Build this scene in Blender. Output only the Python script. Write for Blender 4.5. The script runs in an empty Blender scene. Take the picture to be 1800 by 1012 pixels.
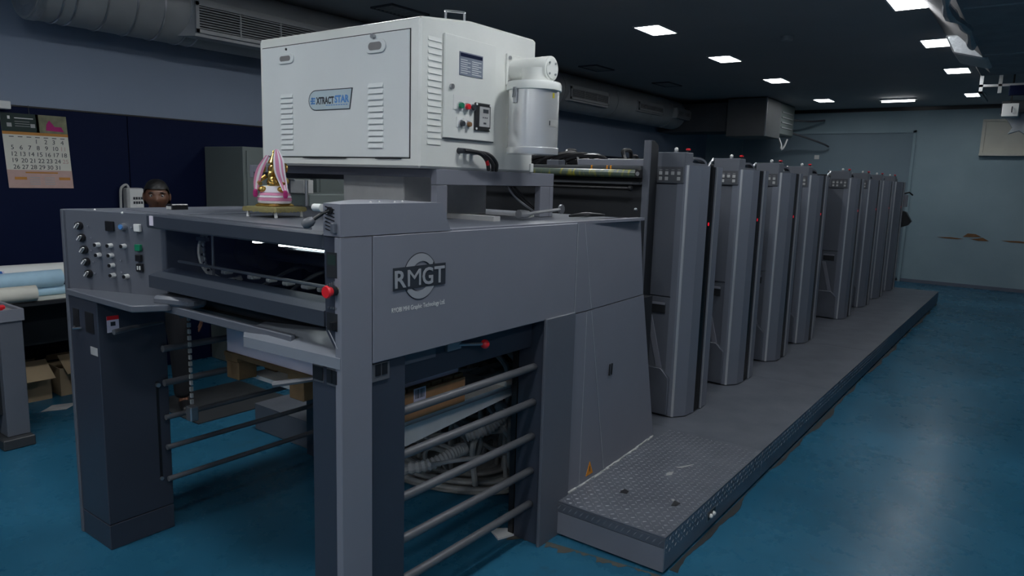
import bpy, bmesh, math, random
from mathutils import Vector, Matrix
random.seed(7)
S = bpy.context.scene
COL = S.collection
PI = math.pi

# ------------------------------------------------------------------ camera, world, exposure
yaw, pitch, roll = math.radians(36.459), math.radians(8.7729), math.radians(-1.6924)
cy, sy, cp, sp = math.cos(yaw), math.sin(yaw), math.cos(pitch), math.sin(pitch)
fw = Vector((cy*cp, sy*cp, -sp)); rt = Vector((sy, -cy, 0)); dn = fw.cross(rt)
cr, sr = math.cos(roll), math.sin(roll)
r2 = rt*cr + dn*sr; d2 = dn*cr - rt*sr
cam_d = bpy.data.cameras.new('camera'); cam = bpy.data.objects.new('camera', cam_d); COL.objects.link(cam)
cam_d.sensor_width = 36.0; cam_d.lens = 36.0*1251.16/1800.0; cam_d.clip_start = 0.02
cam.matrix_world = Matrix(((r2.x, -d2.x, -fw.x, 0), (r2.y, -d2.y, -fw.y, 0), (r2.z, -d2.z, -fw.z, 1.7), (0, 0, 0, 1)))
S.camera = cam
w = bpy.data.worlds.new('world'); S.world = w; w.use_nodes = True
w.node_tree.nodes['Background'].inputs[0].default_value = (0.02, 0.025, 0.035, 1)
w.node_tree.nodes['Background'].inputs[1].default_value = 0.1
S.view_settings.view_transform = 'Standard'; S.view_settings.look = 'None'
S.view_settings.gamma = 1.0; S.view_settings.use_curve_mapping = False
S.view_settings.exposure = 0.0
LIGHT = 27.0          # radiance of the ceiling light panels down the hall
LIGHT_NEAR = 54.0     # radiance of the unseen nearer panels, raised as fill for the delivery end

# ------------------------------------------------------------------ materials
def lin(c):
    return tuple(((v/255.0)/12.92 if v/255.0 <= 0.04045 else ((v/255.0+0.055)/1.055)**2.4) for v in c)
def newmat(name):
    m = bpy.data.materials.new(name); m.use_nodes = True
    nt = m.node_tree
    return m, nt, nt.nodes['Principled BSDF']
def pm(name, col, rough=0.5, metal=0.0, var=0.12, scale=6.0, bump=0.0, bscale=80.0, spec=0.5, emit=0.0, coat=0.0):
    """col is linear rgb; var mixes a little mottled wear into it"""
    m, nt, b = newmat(name)
    b.inputs['Roughness'].default_value = rough; b.inputs['Metallic'].default_value = metal
    b.inputs['Specular IOR Level'].default_value = spec
    b.inputs['Coat Weight'].default_value = coat
    tc = nt.nodes.new('ShaderNodeTexCoord')
    if var > 0:
        n = nt.nodes.new('ShaderNodeTexNoise'); n.inputs['Scale'].default_value = scale; n.inputs['Detail'].default_value = 5
        nt.links.new(tc.outputs['Object'], n.inputs['Vector'])
        mx = nt.nodes.new('ShaderNodeMixRGB')
        mx.inputs[1].default_value = (*[c*(1-var) for c in col], 1); mx.inputs[2].default_value = (*[min(1, c*(1+var)) for c in col], 1)
        nt.links.new(n.outputs['Fac'], mx.inputs[0]); nt.links.new(mx.outputs[0], b.inputs['Base Color'])
    else:
        b.inputs['Base Color'].default_value = (*col, 1)
    if bump > 0:
        n2 = nt.nodes.new('ShaderNodeTexNoise'); n2.inputs['Scale'].default_value = bscale; n2.inputs['Detail'].default_value = 3
        nt.links.new(tc.outputs['Object'], n2.inputs['Vector'])
        bp = nt.nodes.new('ShaderNodeBump'); bp.inputs['Strength'].default_value = bump; bp.inputs['Distance'].default_value = 0.004
        nt.links.new(n2.outputs['Fac'], bp.inputs['Height']); nt.links.new(bp.outputs[0], b.inputs['Normal'])
    if emit > 0:
        b.inputs['Emission Color'].default_value = (*col, 1); b.inputs['Emission Strength'].default_value = emit
    return m
M = {}
M['gray'] = pm('grey_machine_paint', (0.205, 0.212, 0.25), 0.42, 0, 0.06, 5, 0.05, 260)
M['shelfpaint'] = pm('smooth_grey_shelf_paint', (0.25, 0.27, 0.31), 0.25, 0.1, 0.06, 5)
M['gray2'] = pm('grey_unit_paint', (0.115, 0.125, 0.15), 0.42, 0, 0.08, 4, 0.05, 260)
M['navy'] = pm('dark_slate_paint', (0.040, 0.047, 0.066), 0.38, 0, 0.10, 4, 0.04, 260)
M['lidnavy'] = pm('lid_slate_paint', (0.045, 0.054, 0.072), 0.40, 0, 0.08, 4, 0.04, 260)
M['pillar'] = pm('pillar_blue_grey_paint', (0.17, 0.185, 0.225), 0.35, 0, 0.06, 4)
M['black'] = pm('black_plastic', (0.012, 0.012, 0.014), 0.35, 0, 0.1)
M['gloss'] = pm('black_window_strip', (0.004, 0.004, 0.005), 0.25, 0, 0, spec=0.15)
M['dark'] = pm('dark_interior', (0.014, 0.016, 0.020), 0.6, 0, 0.2)
M['silver'] = pm('silver_print', (0.50, 0.51, 0.54), 0.3, 0.35, 0.05)
M['trim'] = pm('satin_trim', (0.52, 0.53, 0.55), 0.32, 0.5, 0.05)
M['chrome'] = pm('brushed_aluminium', (0.62, 0.63, 0.66), 0.28, 0.9, 0.05)
M['steel'] = pm('steel', (0.42, 0.43, 0.45), 0.35, 0.85, 0.15, 12)
M['barsteel'] = pm('grey_bar_paint', (0.13, 0.135, 0.148), 0.40, 0.2, 0.12, 20)
M['cream'] = pm('pale_cabinet_paint', (0.76, 0.785, 0.78), 0.42, 0, 0.05, 3, 0.05, 200)
M['cream2'] = pm('pale_cabinet_paint_side', (0.745, 0.755, 0.72), 0.42, 0, 0.10, 5, 0.05, 200)
M['canister'] = pm('polished_canister_steel', (0.86, 0.86, 0.85), 0.24, 0.6, 0.06, 9)
M['white'] = pm('white_plastic', (0.75, 0.75, 0.73), 0.45, 0, 0.03)
M['paper'] = pm('paper', (0.76, 0.70, 0.80), 0.75, 0, 0.04)
M['red'] = pm('red_plastic', (0.75, 0.02, 0.03), 0.35, 0, 0.03)
M['green'] = pm('green_plastic', (0.01, 0.20, 0.10), 0.35, 0, 0.03)
M['yellow'] = pm('yellow_ink', (0.42, 0.36, 0.02), 0.5, 0, 0.3, 30)
M['orange'] = pm('orange_sticker', (0.75, 0.28, 0.02), 0.5, 0, 0.05)
M['ceil'] = pm('ceiling_board', (0.37, 0.365, 0.365), 0.8, 0, 0.08, 1.5)
M['wallup'] = pm('wall_paint_blue_grey', (0.24, 0.29, 0.38), 0.7, 0, 0.10, 1.2)
M['wallnavy'] = pm('navy_wall_board', (0.0035, 0.008, 0.036), 0.6, 0, 0.1, 2, spec=0.12)
M['walldark'] = pm('dark_wall_paint', (0.15, 0.17, 0.22), 0.7, 0, 0.1, 1.2)
M['duct'] = pm('galvanised_duct', (0.36, 0.37, 0.375), 0.5, 0.2, 0.25, 3)
M['plenum'] = pm('dull_sheet_metal', (0.14, 0.145, 0.15), 0.5, 0.3, 0.2, 3)
M['ductdark'] = pm('dark_duct_insulation', (0.07, 0.075, 0.085), 0.75, 0.0, 0.25, 8, 0.4, 60)
M['insul'] = pm('grey_insulation_cloth', (0.27, 0.255, 0.255), 0.8, 0.0, 0.25, 8, 0.4, 60)
M['foil'] = pm('crinkled_foil', (0.40, 0.42, 0.44), 0.38, 0.6, 0.25, 14, 0.9, 40)
M['cabgreen'] = pm('grey_green_steel', (0.14, 0.165, 0.16), 0.5, 0, 0.06)
M['wood'] = pm('pallet_wood', (0.20, 0.12, 0.055), 0.8, 0, 0.35, 14, 0.3, 60)
M['woodlit'] = pm('pallet_wood_lit', (0.55, 0.27, 0.12), 0.75, 0, 0.25, 12)  # pallet wood again, brighter colour standing in for light on its near side
M['card'] = pm('cardboard', (0.36, 0.27, 0.17), 0.85, 0, 0.12)
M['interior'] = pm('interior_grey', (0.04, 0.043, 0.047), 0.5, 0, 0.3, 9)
M['dust'] = pm('dusty_grey', (0.40, 0.40, 0.40), 0.85, 0, 0.3, 9)
M['palepowder'] = pm('powder_covered_board', (0.80, 0.79, 0.77), 0.85, 0, 0.15, 9)
M['interior2'] = pm('shaded_recess_grey', (0.22, 0.21, 0.21), 0.6, 0, 0.1)
M['hose'] = pm('dusty_hose', (0.36, 0.355, 0.34), 0.8, 0, 0.4, 12)
M['gold'] = pm('gilded_brass', (0.62, 0.42, 0.13), 0.25, 0.95, 0.25, 30)
M['pink'] = pm('pink_cloth', (0.62, 0.24, 0.38), 0.85, 0, 0.12, 20)
M['whitecloth'] = pm('white_cloth', (0.75, 0.72, 0.76), 0.85, 0, 0.05, 20)
M['magenta'] = pm('magenta_tassel', (0.40, 0.02, 0.16), 0.8, 0, 0.1)
M['mustard'] = pm('mustard_fringe', (0.25, 0.215, 0.09), 0.85, 0, 0.25, 60, 0.6, 150)
M['skin'] = pm('brown_skin', (0.14, 0.062, 0.036), 0.5, 0, 0.1, 14)
M['hair'] = pm('black_hair', (0.006, 0.005, 0.005), 0.5, 0, 0.2, 50)
M['eyewhite'] = pm('eye_white', (0.30, 0.27, 0.25), 0.3, 0, 0)
M['shirt'] = pm('dark_shirt_cloth', (0.018, 0.02, 0.028), 0.85, 0, 0.2)
M['trousers'] = pm('black_trouser_cloth', (0.009, 0.009, 0.012), 0.85, 0, 0.2)
M['bluepaper'] = pm('light_blue_paper', (0.42, 0.63, 0.78), 0.65, 0, 0.12, 12)
M['bluetape'] = pm('blue_tape', (0.03, 0.16, 0.55), 0.5, 0, 0.05)
M['creampaper'] = pm('cream_paper', (0.70, 0.68, 0.60), 0.75, 0, 0.08)
M['plate'] = pm('name_plate_print', (0.20, 0.225, 0.29), 0.35, 0.1, 0.08)
M['sky'] = pm('badge_pale_blue', (0.50, 0.60, 0.64), 0.35, 0, 0.08, 8)
M['badgeblue'] = pm('badge_blue_print', (0.10, 0.28, 0.62), 0.4, 0, 0.03)
M['ink'] = pm('dark_print', (0.03, 0.035, 0.045), 0.5, 0, 0.03)
M['deepgreen'] = pm('calendar_green', (0.010, 0.028, 0.024), 0.6, 0, 0.2)
M['photo'] = pm('calendar_photo', (0.20, 0.20, 0.12), 0.6, 0, 0.7, 18)
M['calpink'] = pm('calendar_pale_pink', (0.55, 0.37, 0.33), 0.7, 0, 0.12, 20)
M['calorange'] = pm('calendar_orange', (0.55, 0.24, 0.05), 0.6, 0, 0.1)
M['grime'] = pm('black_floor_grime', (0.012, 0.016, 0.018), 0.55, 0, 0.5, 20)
M['greydirt'] = pm('grey_floor_dirt', (0.085, 0.085, 0.075), 0.7, 0, 0.5, 20)
M['tan'] = pm('exposed_plaster', (0.22, 0.11, 0.05), 0.9, 0, 0.35, 14)
M['lamp'] = pm('light_diffuser', (0.93, 0.97, 1.0), 0.5, 0, 0, emit=LIGHT)
M['lamp_near'] = pm('light_diffuser_bright', (0.93, 0.97, 1.0), 0.5, 0, 0, emit=LIGHT_NEAR)
M['led'] = pm('led_strip', (0.9, 1.0, 1.0), 0.5, 0, 0, emit=8.0)
M['tube'] = pm('tube_light', (0.93, 0.97, 1.0), 0.5, 0, 0, emit=LIGHT*0.35)
M['redlamp'] = pm('small_red_lamp', (0.9, 0.01, 0.03), 0.4, 0, 0, emit=0.35)

def floor_mat():
    m, nt, b = newmat('blue_epoxy_floor')
    tc = nt.nodes.new('ShaderNodeTexCoord')
    n = nt.nodes.new('ShaderNodeTexNoise'); n.inputs['Scale'].default_value = 1.1; n.inputs['Detail'].default_value = 8
    nt.links.new(tc.outputs['Object'], n.inputs['Vector'])
    cr_ = nt.nodes.new('ShaderNodeValToRGB')
    cr_.color_ramp.elements[0].position = 0.3; cr_.color_ramp.elements[0].color = (0.015, 0.094, 0.165, 1)
    cr_.color_ramp.elements[1].position = 0.72; cr_.color_ramp.elements[1].color = (0.027, 0.138, 0.235, 1)
    nt.links.new(n.outputs['Fac'], cr_.inputs[0])
    # scuffs and oily stains
    n2 = nt.nodes.new('ShaderNodeTexNoise'); n2.inputs['Scale'].default_value = 3.3; n2.inputs['Detail'].default_value = 10; n2.inputs['Roughness'].default_value = 0.7
    nt.links.new(tc.outputs['Object'], n2.inputs['Vector'])
    r3 = nt.nodes.new('ShaderNodeValToRGB'); r3.color_ramp.elements[0].position = 0.60; r3.color_ramp.elements[1].position = 0.74
    nt.links.new(n2.outputs['Fac'], r3.inputs[0])
    mx = nt.nodes.new('ShaderNodeMixRGB'); mx.inputs[2].default_value = (0.025, 0.055, 0.075, 1)
    sc = nt.nodes.new('ShaderNodeMath'); sc.operation = 'MULTIPLY'; sc.inputs[1].default_value = 0.55
    nt.links.new(r3.outputs[0], sc.inputs[0]); nt.links.new(sc.outputs[0], mx.inputs[0]); nt.links.new(cr_.outputs[0], mx.inputs[1])
    nt.links.new(mx.outputs[0], b.inputs['Base Color'])
    rr = nt.nodes.new('ShaderNodeMapRange'); rr.inputs[3].default_value = 0.20; rr.inputs[4].default_value = 0.36
    nt.links.new(n2.outputs['Fac'], rr.inputs[0]); nt.links.new(rr.outputs[0], b.inputs['Roughness'])
    b.inputs['Specular IOR Level'].default_value = 0.15
    return m
M['floor'] = floor_mat()
def farwall_mat():
    m, nt, b = newmat('far_wall_teal_grey')
    tc = nt.nodes.new('ShaderNodeTexCoord')
    n = nt.nodes.new('ShaderNodeTexNoise'); n.inputs['Scale'].default_value = 1.3; n.inputs['Detail'].default_value = 9
    nt.links.new(tc.outputs['Object'], n.inputs['Vector'])
    c = nt.nodes.new('ShaderNodeValToRGB')
    c.color_ramp.elements[0].position = 0.3; c.color_ramp.elements[0].color = (0.27, 0.375, 0.425, 1)
    c.color_ramp.elements[1].position = 0.7; c.color_ramp.elements[1].color = (0.335, 0.445, 0.495, 1)
    nt.links.new(n.outputs['Fac'], c.inputs[0]); nt.links.new(c.outputs[0], b.inputs['Base Color'])
    b.inputs['Roughness'].default_value = 0.6
    return m
M['farwall'] = farwall_mat()
M['leafpaint'] = pm('door_leaf_teal_grey', (0.21, 0.285, 0.335), 0.6, 0, 0.08, 1.5)
def tread_mat():
    m, nt, b = newmat('tread_plate_grey')
    tc = nt.nodes.new('ShaderNodeTexCoord')
    n = nt.nodes.new('ShaderNodeTexNoise'); n.inputs['Scale'].default_value = 4; n.inputs['Detail'].default_value = 8
    nt.links.new(tc.outputs['Object'], n.inputs['Vector'])
    c = nt.nodes.new('ShaderNodeValToRGB')
    c.color_ramp.elements[0].position = 0.3; c.color_ramp.elements[0].color = (0.108, 0.119, 0.146, 1)
    c.color_ramp.elements[1].position = 0.72; c.color_ramp.elements[1].color = (0.16, 0.174, 0.207, 1)
    nt.links.new(n.outputs['Fac'], c.inputs[0]); nt.links.new(c.outputs[0], b.inputs['Base Color'])
    b.inputs['Roughness'].default_value = 0.40; b.inputs['Metallic'].default_value = 0.25
    # lug relief for the plate beyond the modelled lugs
    mp = nt.nodes.new('ShaderNodeMapping'); mp.inputs['Rotation'].default_value = (0, 0, PI/4); mp.inputs['Scale'].default_value = (40, 40, 40)
    nt.links.new(tc.outputs['Object'], mp.inputs['Vector'])
    ch = nt.nodes.new('ShaderNodeTexChecker'); ch.inputs['Scale'].default_value = 1.0
    nt.links.new(mp.outputs[0], ch.inputs['Vector'])
    bp = nt.nodes.new('ShaderNodeBump'); bp.inputs['Strength'].default_value = 0.12; bp.inputs['Distance'].default_value = 0.002
    nt.links.new(ch.outputs['Fac'], bp.inputs['Height']); nt.links.new(bp.outputs[0], b.inputs['Normal'])
    return m
M['tread'] = tread_mat()
M['treadside'] = pm('tread_side_paint', (0.19, 0.225, 0.275), 0.42, 0.2, 0.25, 5, 0.25, 90)
M['lug'] = pm('worn_lug_metal', (0.30, 0.31, 0.34), 0.34, 0.35, 0.3, 40)
def glass_mat():
    m = bpy.data.materials.new('clear_guard_pane'); m.use_nodes = True; nt = m.node_tree
    nt.nodes.remove(nt.nodes['Principled BSDF']); out = nt.nodes['Material Output']
    t = nt.nodes.new('ShaderNodeBsdfTransparent'); t.inputs[0].default_value = (0.93, 0.95, 0.96, 1)
    g = nt.nodes.new('ShaderNodeBsdfGlossy'); g.inputs['Roughness'].default_value = 0.04; g.inputs[0].default_value = (0.9, 0.95, 1, 1)
    lw = nt.nodes.new('ShaderNodeLayerWeight'); lw.inputs[0].default_value = 0.5
    f = nt.nodes.new('ShaderNodeMapRange'); f.inputs[1].default_value = 0.35; f.inputs[2].default_value = 1.0; f.inputs[3].default_value = 0.03; f.inputs[4].default_value = 0.55
    nt.links.new(lw.outputs['Facing'], f.inputs[0])
    x = nt.nodes.new('ShaderNodeMixShader')
    nt.links.new(f.outputs[0], x.inputs[0]); nt.links.new(t.outputs[0], x.inputs[1]); nt.links.new(g.outputs[0], x.inputs[2])
    nt.links.new(x.outputs[0], out.inputs[0]); return m
M['glass'] = glass_mat()
def inkroller_mat():
    m, nt, b = newmat('ink_stained_roller')
    tc = nt.nodes.new('ShaderNodeTexCoord')
    mp = nt.nodes.new('ShaderNodeMapping'); mp.inputs['Scale'].default_value = (6, 22, 6)
    nt.links.new(tc.outputs['Object'], mp.inputs['Vector'])
    n = nt.nodes.new('ShaderNodeTexNoise'); n.inputs['Scale'].default_value = 1.5; n.inputs['Detail'].default_value = 6
    nt.links.new(mp.outputs[0], n.inputs['Vector'])
    c = nt.nodes.new('ShaderNodeValToRGB')
    c.color_ramp.elements[0].position = 0.52; c.color_ramp.elements[0].color = (0.085, 0.115, 0.09, 1)
    c.color_ramp.elements[1].position = 0.66; c.color_ramp.elements[1].color = (0.34, 0.31, 0.02, 1)
    nt.links.new(n.outputs['Fac'], c.inputs[0]); nt.links.new(c.outputs[0], b.inputs['Base Color'])
    b.inputs['Roughness'].default_value = 0.3
    return m
M['inkroller'] = inkroller_mat()

# ------------------------------------------------------------------ mesh helpers
WLOC = {}
class MB:
    def __init__(s): s.bm = bmesh.new(); s.mi = 0; s.mats = []
    def use(s, mat):
        if mat not in s.mats: s.mats.append(mat)
        s.mi = s.mats.index(mat); return s
    def _mark(s, faces):
        for f in faces: f.material_index = s.mi
    def poly3(s, pts):
        f = s.bm.faces.new([s.bm.verts.new(p) for p in pts]); s._mark([f]); return f
    def box(s, x0, x1, y0, y1, z0, z1, b=0.0, rot=None, seg=1):
        c = Vector(((x0+x1)/2, (y0+y1)/2, (z0+z1)/2)); d = (abs(x1-x0), abs(y1-y0), abs(z1-z0))
        n0 = len(s.bm.faces)
        g = bmesh.ops.create_cube(s.bm, size=1.0)
        vs = g['verts']
        for v in vs: v.co = Vector((v.co.x*d[0], v.co.y*d[1], v.co.z*d[2]))
        if b > 0:
            es = {e for v in vs for e in v.link_edges}
            r = bmesh.ops.bevel(s.bm, geom=list(es), offset=min(b, min(d)*0.45), segments=seg, profile=0.5, affect='EDGES')
            vs = list({v for f in list(s.bm.faces)[n0:] for v in f.verts})
        s.bm.faces.ensure_lookup_table()
        for v in vs:
            v.co = (rot @ v.co if rot else v.co) + c
        s._mark(list(s.bm.faces)[n0:]); return s
    def prism(s, pts, axis, a0, a1, b=0.0):
        def mk(p, a):
            return {'z': (p[0], p[1], a), 'y': (p[0], a, p[1]), 'x': (a, p[0], p[1])}[axis]
        n0 = len(s.bm.faces)
        A = [s.bm.verts.new(mk(p, a0)) for p in pts]; B = [s.bm.verts.new(mk(p, a1)) for p in pts]
        k = len(pts)
        fs = [s.bm.faces.new(A), s.bm.faces.new(B[::-1])]
        for i in range(k): fs.append(s.bm.faces.new((A[i], B[i], B[(i+1) % k], A[(i+1) % k])))
        bmesh.ops.recalc_face_normals(s.bm, faces=fs)
        if b > 0:
            es = list({e for f in fs for e in f.edges})
            bmesh.ops.bevel(s.bm, geom=es, offset=b, segments=1, profile=0.5, affect='EDGES')
        s._mark(list(s.bm.faces)[n0:]); return s
    def tube(s, pts, r, n=8, cap=True, scale=None):
        pts = [Vector(p) for p in pts]; rings = []
        up = None
        for i, p in enumerate(pts):
            t = (pts[min(i+1, len(pts)-1)] - pts[max(i-1, 0)]).normalized()
            if up is None:
                up = Vector((0, 0, 1)) if abs(t.z) < 0.9 else Vector((1, 0, 0))
            a = t.cross(up).normalized(); bb = a.cross(t).normalized(); up = bb
            rr = r[i] if isinstance(r, (list, tuple)) else r
            rings.append([s.bm.verts.new(p + (a*math.cos(2*PI*k/n) + bb*math.sin(2*PI*k/n))*rr) for k in range(n)])
        fs = []
        for i in range(len(rings)-1):
            for k in range(n):
                fs.append(s.bm.faces.new((rings[i][k], rings[i][(k+1) % n], rings[i+1][(k+1) % n], rings[i+1][k])))
        if cap:
            fs.append(s.bm.faces.new(rings[0][::-1])); fs.append(s.bm.faces.new(rings[-1]))
        s._mark(fs); return s
    def cyl(s, p0, p1, r, r1=None, n=16):
        return s.tube([p0, p1], [r, r if r1 is None else r1], n)
    def lathe(s, prof, c, n=24, sx=1.0, sy=1.0, rot=None):
        rings = []
        c = Vector(c)
        for r, z in prof:
            ring = []
            for k in range(n):
                v = Vector((math.cos(2*PI*k/n)*max(r, 1e-4)*sx, math.sin(2*PI*k/n)*max(r, 1e-4)*sy, z))
                if rot: v = rot @ v
                ring.append(s.bm.verts.new(v+c))
            rings.append(ring)
        fs = []
        for i in range(len(rings)-1):
            for k in range(n): fs.append(s.bm.faces.new((rings[i][k], rings[i][(k+1) % n], rings[i+1][(k+1) % n], rings[i+1][k])))
        fs.append(s.bm.faces.new(rings[0][::-1])); fs.append(s.bm.faces.new(rings[-1]))
        s._mark(fs); return s
    def ball(s, c, r, n=12, sc=(1, 1, 1), rot=None):
        pr = [(math.sin(PI*i/n)*r, -math.cos(PI*i/n)*r) for i in range(n+1)]
        rings = []; c = Vector(c); fs = []
        for q, z in pr:
            ring = []
            for k in range(n*2):
                v = Vector((math.cos(PI*k/n)*max(q, r*0.01)*sc[0], math.sin(PI*k/n)*max(q, r*0.01)*sc[1], z*sc[2]))
                if rot: v = rot @ v
                ring.append(s.bm.verts.new(v+c))
            rings.append(ring)
        m = n*2
        for i in range(n):
            for k in range(m): fs.append(s.bm.faces.new((rings[i][k], rings[i][(k+1) % m], rings[i+1][(k+1) % m], rings[i+1][k])))
        fs.append(s.bm.faces.new(rings[0][::-1])); fs.append(s.bm.faces.new(rings[-1]))
        s._mark(fs); return s
    def build(s, name, mat=None, parent=None, keep=False, sharp=32):
        if not keep: bmesh.ops.recalc_face_normals(s.bm, faces=list(s.bm.faces))
        xs = [v.co for v in s.bm.verts]
        lo = Vector((min(v.x for v in xs), min(v.y for v in xs), min(v.z for v in xs)))
        hi = Vector((max(v.x for v in xs), max(v.y for v in xs), max(v.z for v in xs)))
        c = (lo+hi)/2
        if parent is None: c.z = lo.z
        for v in s.bm.verts: v.co -= c
        me = bpy.data.meshes.new(name); s.bm.to_mesh(me); s.bm.free()
        for p in me.polygons: p.use_smooth = True
        me.set_sharp_from_angle(angle=math.radians(sharp))
        if s.mats:
            for k in s.mats: me.materials.append(M[k])
        else: me.materials.append(M[mat])
        o = bpy.data.objects.new(name, me); COL.objects.link(o)
        pw = Vector((0, 0, 0))
        if parent is not None: o.parent = parent; pw = WLOC[parent.name]
        o.location = c - pw; WLOC[o.name] = c.copy()
        return o
def box(name, mat, parent, *a, **k): return MB().box(*a, **k).build(name, mat, parent)
def tag(o, label=None, cat=None, group=None, kind=None):
    if label: o['label'] = label
    if cat: o['category'] = cat
    if group: o['group'] = group
    if kind: o['kind'] = kind
    return o
def thing(name, loc, label, cat, group=None):
    o = bpy.data.objects.new(name, None); COL.objects.link(o); o.location = loc; o.empty_display_size = 0.1
    WLOC[o.name] = Vector(loc)
    return tag(o, label, cat, group)
def copy_tree(o, parent=None):
    c = o.copy(); COL.objects.link(c)
    if parent is not None: c.parent = parent
    for ch in list(o.children): copy_tree(ch, c)
    return c
def dup_part(o, off):
    c = o.copy(); COL.objects.link(c); c.location = o.location + Vector(off); WLOC[c.name] = WLOC[o.name] + Vector(off); return c
def spline(P, n=6):
    P = [Vector(p) for p in P]; out = []
    for i in range(len(P)-1):
        a, b, c, d = P[max(i-1, 0)], P[i], P[i+1], P[min(i+2, len(P)-1)]
        for k in range(n):
            t = k/n
            out.append(0.5*((2*b)+(c-a)*t+(2*a-5*b+4*c-d)*t*t+(3*b-a-3*c+d)*t**3))
    out.append(P[-1]); return out
RX = Matrix(((1, 0, 0), (0, 0, -1), (0, 1, 0)))      # text on a face looking to -Y
RT = Matrix(((0, 0, -1), (-1, 0, 0), (0, 1, 0)))     # text on a face looking to -X
def text(name, body, mat, parent, loc, size, R, width=None, extrude=0.0008, bold=0.0, align='LEFT', shear=0.0):
    cu = bpy.data.curves.new('t', 'FONT'); cu.body = body; cu.size = size; cu.extrude = extrude; cu.offset = bold
    cu.align_x = align; cu.shear = shear; cu.resolution_u = 3
    t = bpy.data.objects.new('t', cu); COL.objects.link(t)
    dg = bpy.context.evaluated_depsgraph_get(); dg.update()
    me = bpy.data.meshes.new_from_object(t.evaluated_get(dg))
    bpy.data.objects.remove(t); bpy.data.curves.remove(cu)
    xs = [v.co.x for v in me.vertices]
    k = (width/(max(xs)-min(xs))) if width else 1.0
    x0 = min(xs) if align == 'LEFT' else 0.0
    for v in me.vertices: v.co = R @ Vector(((v.co.x-x0)*k, v.co.y, v.co.z))
    me.materials.clear(); me.materials.append(M[mat]); me.name = name
    o = bpy.data.objects.new(name, me); COL.objects.link(o); o.parent = parent
    o.location = Vector(loc) - WLOC[parent.name]; WLOC[o.name] = Vector(loc)
    return o

# ------------------------------------------------------------------ room
X0, X1, Y0, Y1, ZC = -4.6, 15.0, -3.0, 6.0, 3.19
tag(box('floor', 'floor', None, X0-.1, X1+.1, Y0-.1, Y1+.1, -0.1, 0.0), kind='structure')
tag(box('ceiling', 'ceil', None, X0-.1, X1+.1, Y0-.1, Y1+.1, ZC, ZC+0.1), kind='structure')
wl = tag(box('wall_left', 'wallup', None, X0-.1, X1, Y1, Y1+.1, 0, ZC), kind='structure')
for a, b in ((X0, -1.36), (-1.354, 0.43), (0.436, 2.83), (2.836, 5.2), (5.206, 7.6), (7.606, 10.0), (10.006, 12.4), (12.406, 14.98)):
    box('panel', 'wallnavy', wl, a, b, 5.975, 6.0, 0.0, 2.10, b=0.003)
box('panel_trim', 'black', wl, X0, 14.98, 5.972, 6.0, 2.101, 2.112)
wf = tag(box('wall_far', 'farwall', None, X1, X1+.1, Y0, Y1, 0, ZC), kind='structure')
tag(box('wall_right', 'wallup', None, X0, X1, Y0-.1, Y0, 0, ZC), kind='structure')
tag(box('wall_back', 'wallup', None, X0-.1, X0, Y0, Y1, 0, ZC), kind='structure')
tag(box('trim_1', 'black', None, X1-.03, X1, Y0, Y1, 3.125, 3.19), kind='structure')
tag(box('baseboard_far', 'walldark', None, X1-.012, X1, Y0, Y1, 0, 0.06), kind='structure')
# closed wide doorway in the far wall: raised frame around a slightly set back leaf
dr = MB()
dr.box(X1-.035, X1, 2.03, 2.075, 0, 2.77); dr.box(X1-.035, X1, 5.2, 5.245, 0, 2.77); dr.box(X1-.035, X1, 2.03, 5.245, 2.73, 2.77)
d1 = tag(dr.build('door_1', 'farwall'), kind='structure')
box('leaf', 'leafpaint', d1, X1-.012, X1, 2.075, 5.2, 0.01, 2.73)
# chipped plaster on the far wall
for pts in (((1.52, .87), (1.30, .88), (1.10, .862), (1.20, .85), (1.40, .855)), ((1.12, .90), (1.05, .965), (.93, .96), (.84, .915), (.95, .905)),
            ((1.0, .87), (.90, .885), (.82, .905), (.72, .85), (.88, .845)), ((.55, .875), (.30, .885), (.12, .87), (.2, .85), (.42, .855))):
    MB().prism(pts, 'x', X1-.006, X1).build('plaster_chip', 'tan', wf)
box('switch_plate', 'white', wf, X1-.02, X1, 3.67, 3.76, 2.24, 2.32, b=.004)
# high opening with a sill on the far wall
wn = MB(); wn.box(X1-.12, X1, -.6, 1.03, 2.32, 2.365); wn.box(X1-.05, X1, .98, 1.03, 2.365, 2.92); wn.box(X1-.05, X1, -.6, 1.03, 2.90, 2.94)
win = tag(wn.build('window_1', 'creampaper'), kind='structure')
box('pane', 'creampaper', win, X1-.014, X1, .3, .98, 2.365, 2.90)
box('pane', 'ductdark', win, X1-.013, X1, -.6, .3, 2.365, 2.90)

def dirt(pts0, pts1, n, mat, seed, name='dirt_stain'):
    rnd = random.Random(seed); b = MB(); A, B = [], []; ph = [rnd.random()*6 for _ in range(4)]
    for i in range(n+1):
        t_ = i/n; p = [a+(c-a)*t_ for a, c in zip(pts0, pts1)]
        A.append((p[0], p[1])); g_ = max(.08, .45+.28*math.sin(t_*23+ph[0])+.25*math.sin(t_*61+ph[1])+.15*math.sin(t_*147+ph[2])+.12*(rnd.random()-.5)); B.append((p[0]+p[2]*g_, p[1]+p[3]*g_))
    lo = [[b.bm.verts.new((q[0], q[1], z)) for q in A] for z in (0.0003, .0012)]; hi = [[b.bm.verts.new((q[0], q[1], z)) for q in B] for z in (0.0003, .0012)]
    for i in range(n):
        b.bm.faces.new((lo[1][i], lo[1][i+1], hi[1][i+1], hi[1][i])); b.bm.faces.new((lo[0][i], lo[1][i], hi[1][i], hi[0][i])) if i == 0 else None
        b.bm.faces.new((hi[1][i], hi[1][i+1], hi[0][i+1], hi[0][i]))
    return b.build(name, mat, bpy.data.objects['floor'])
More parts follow.
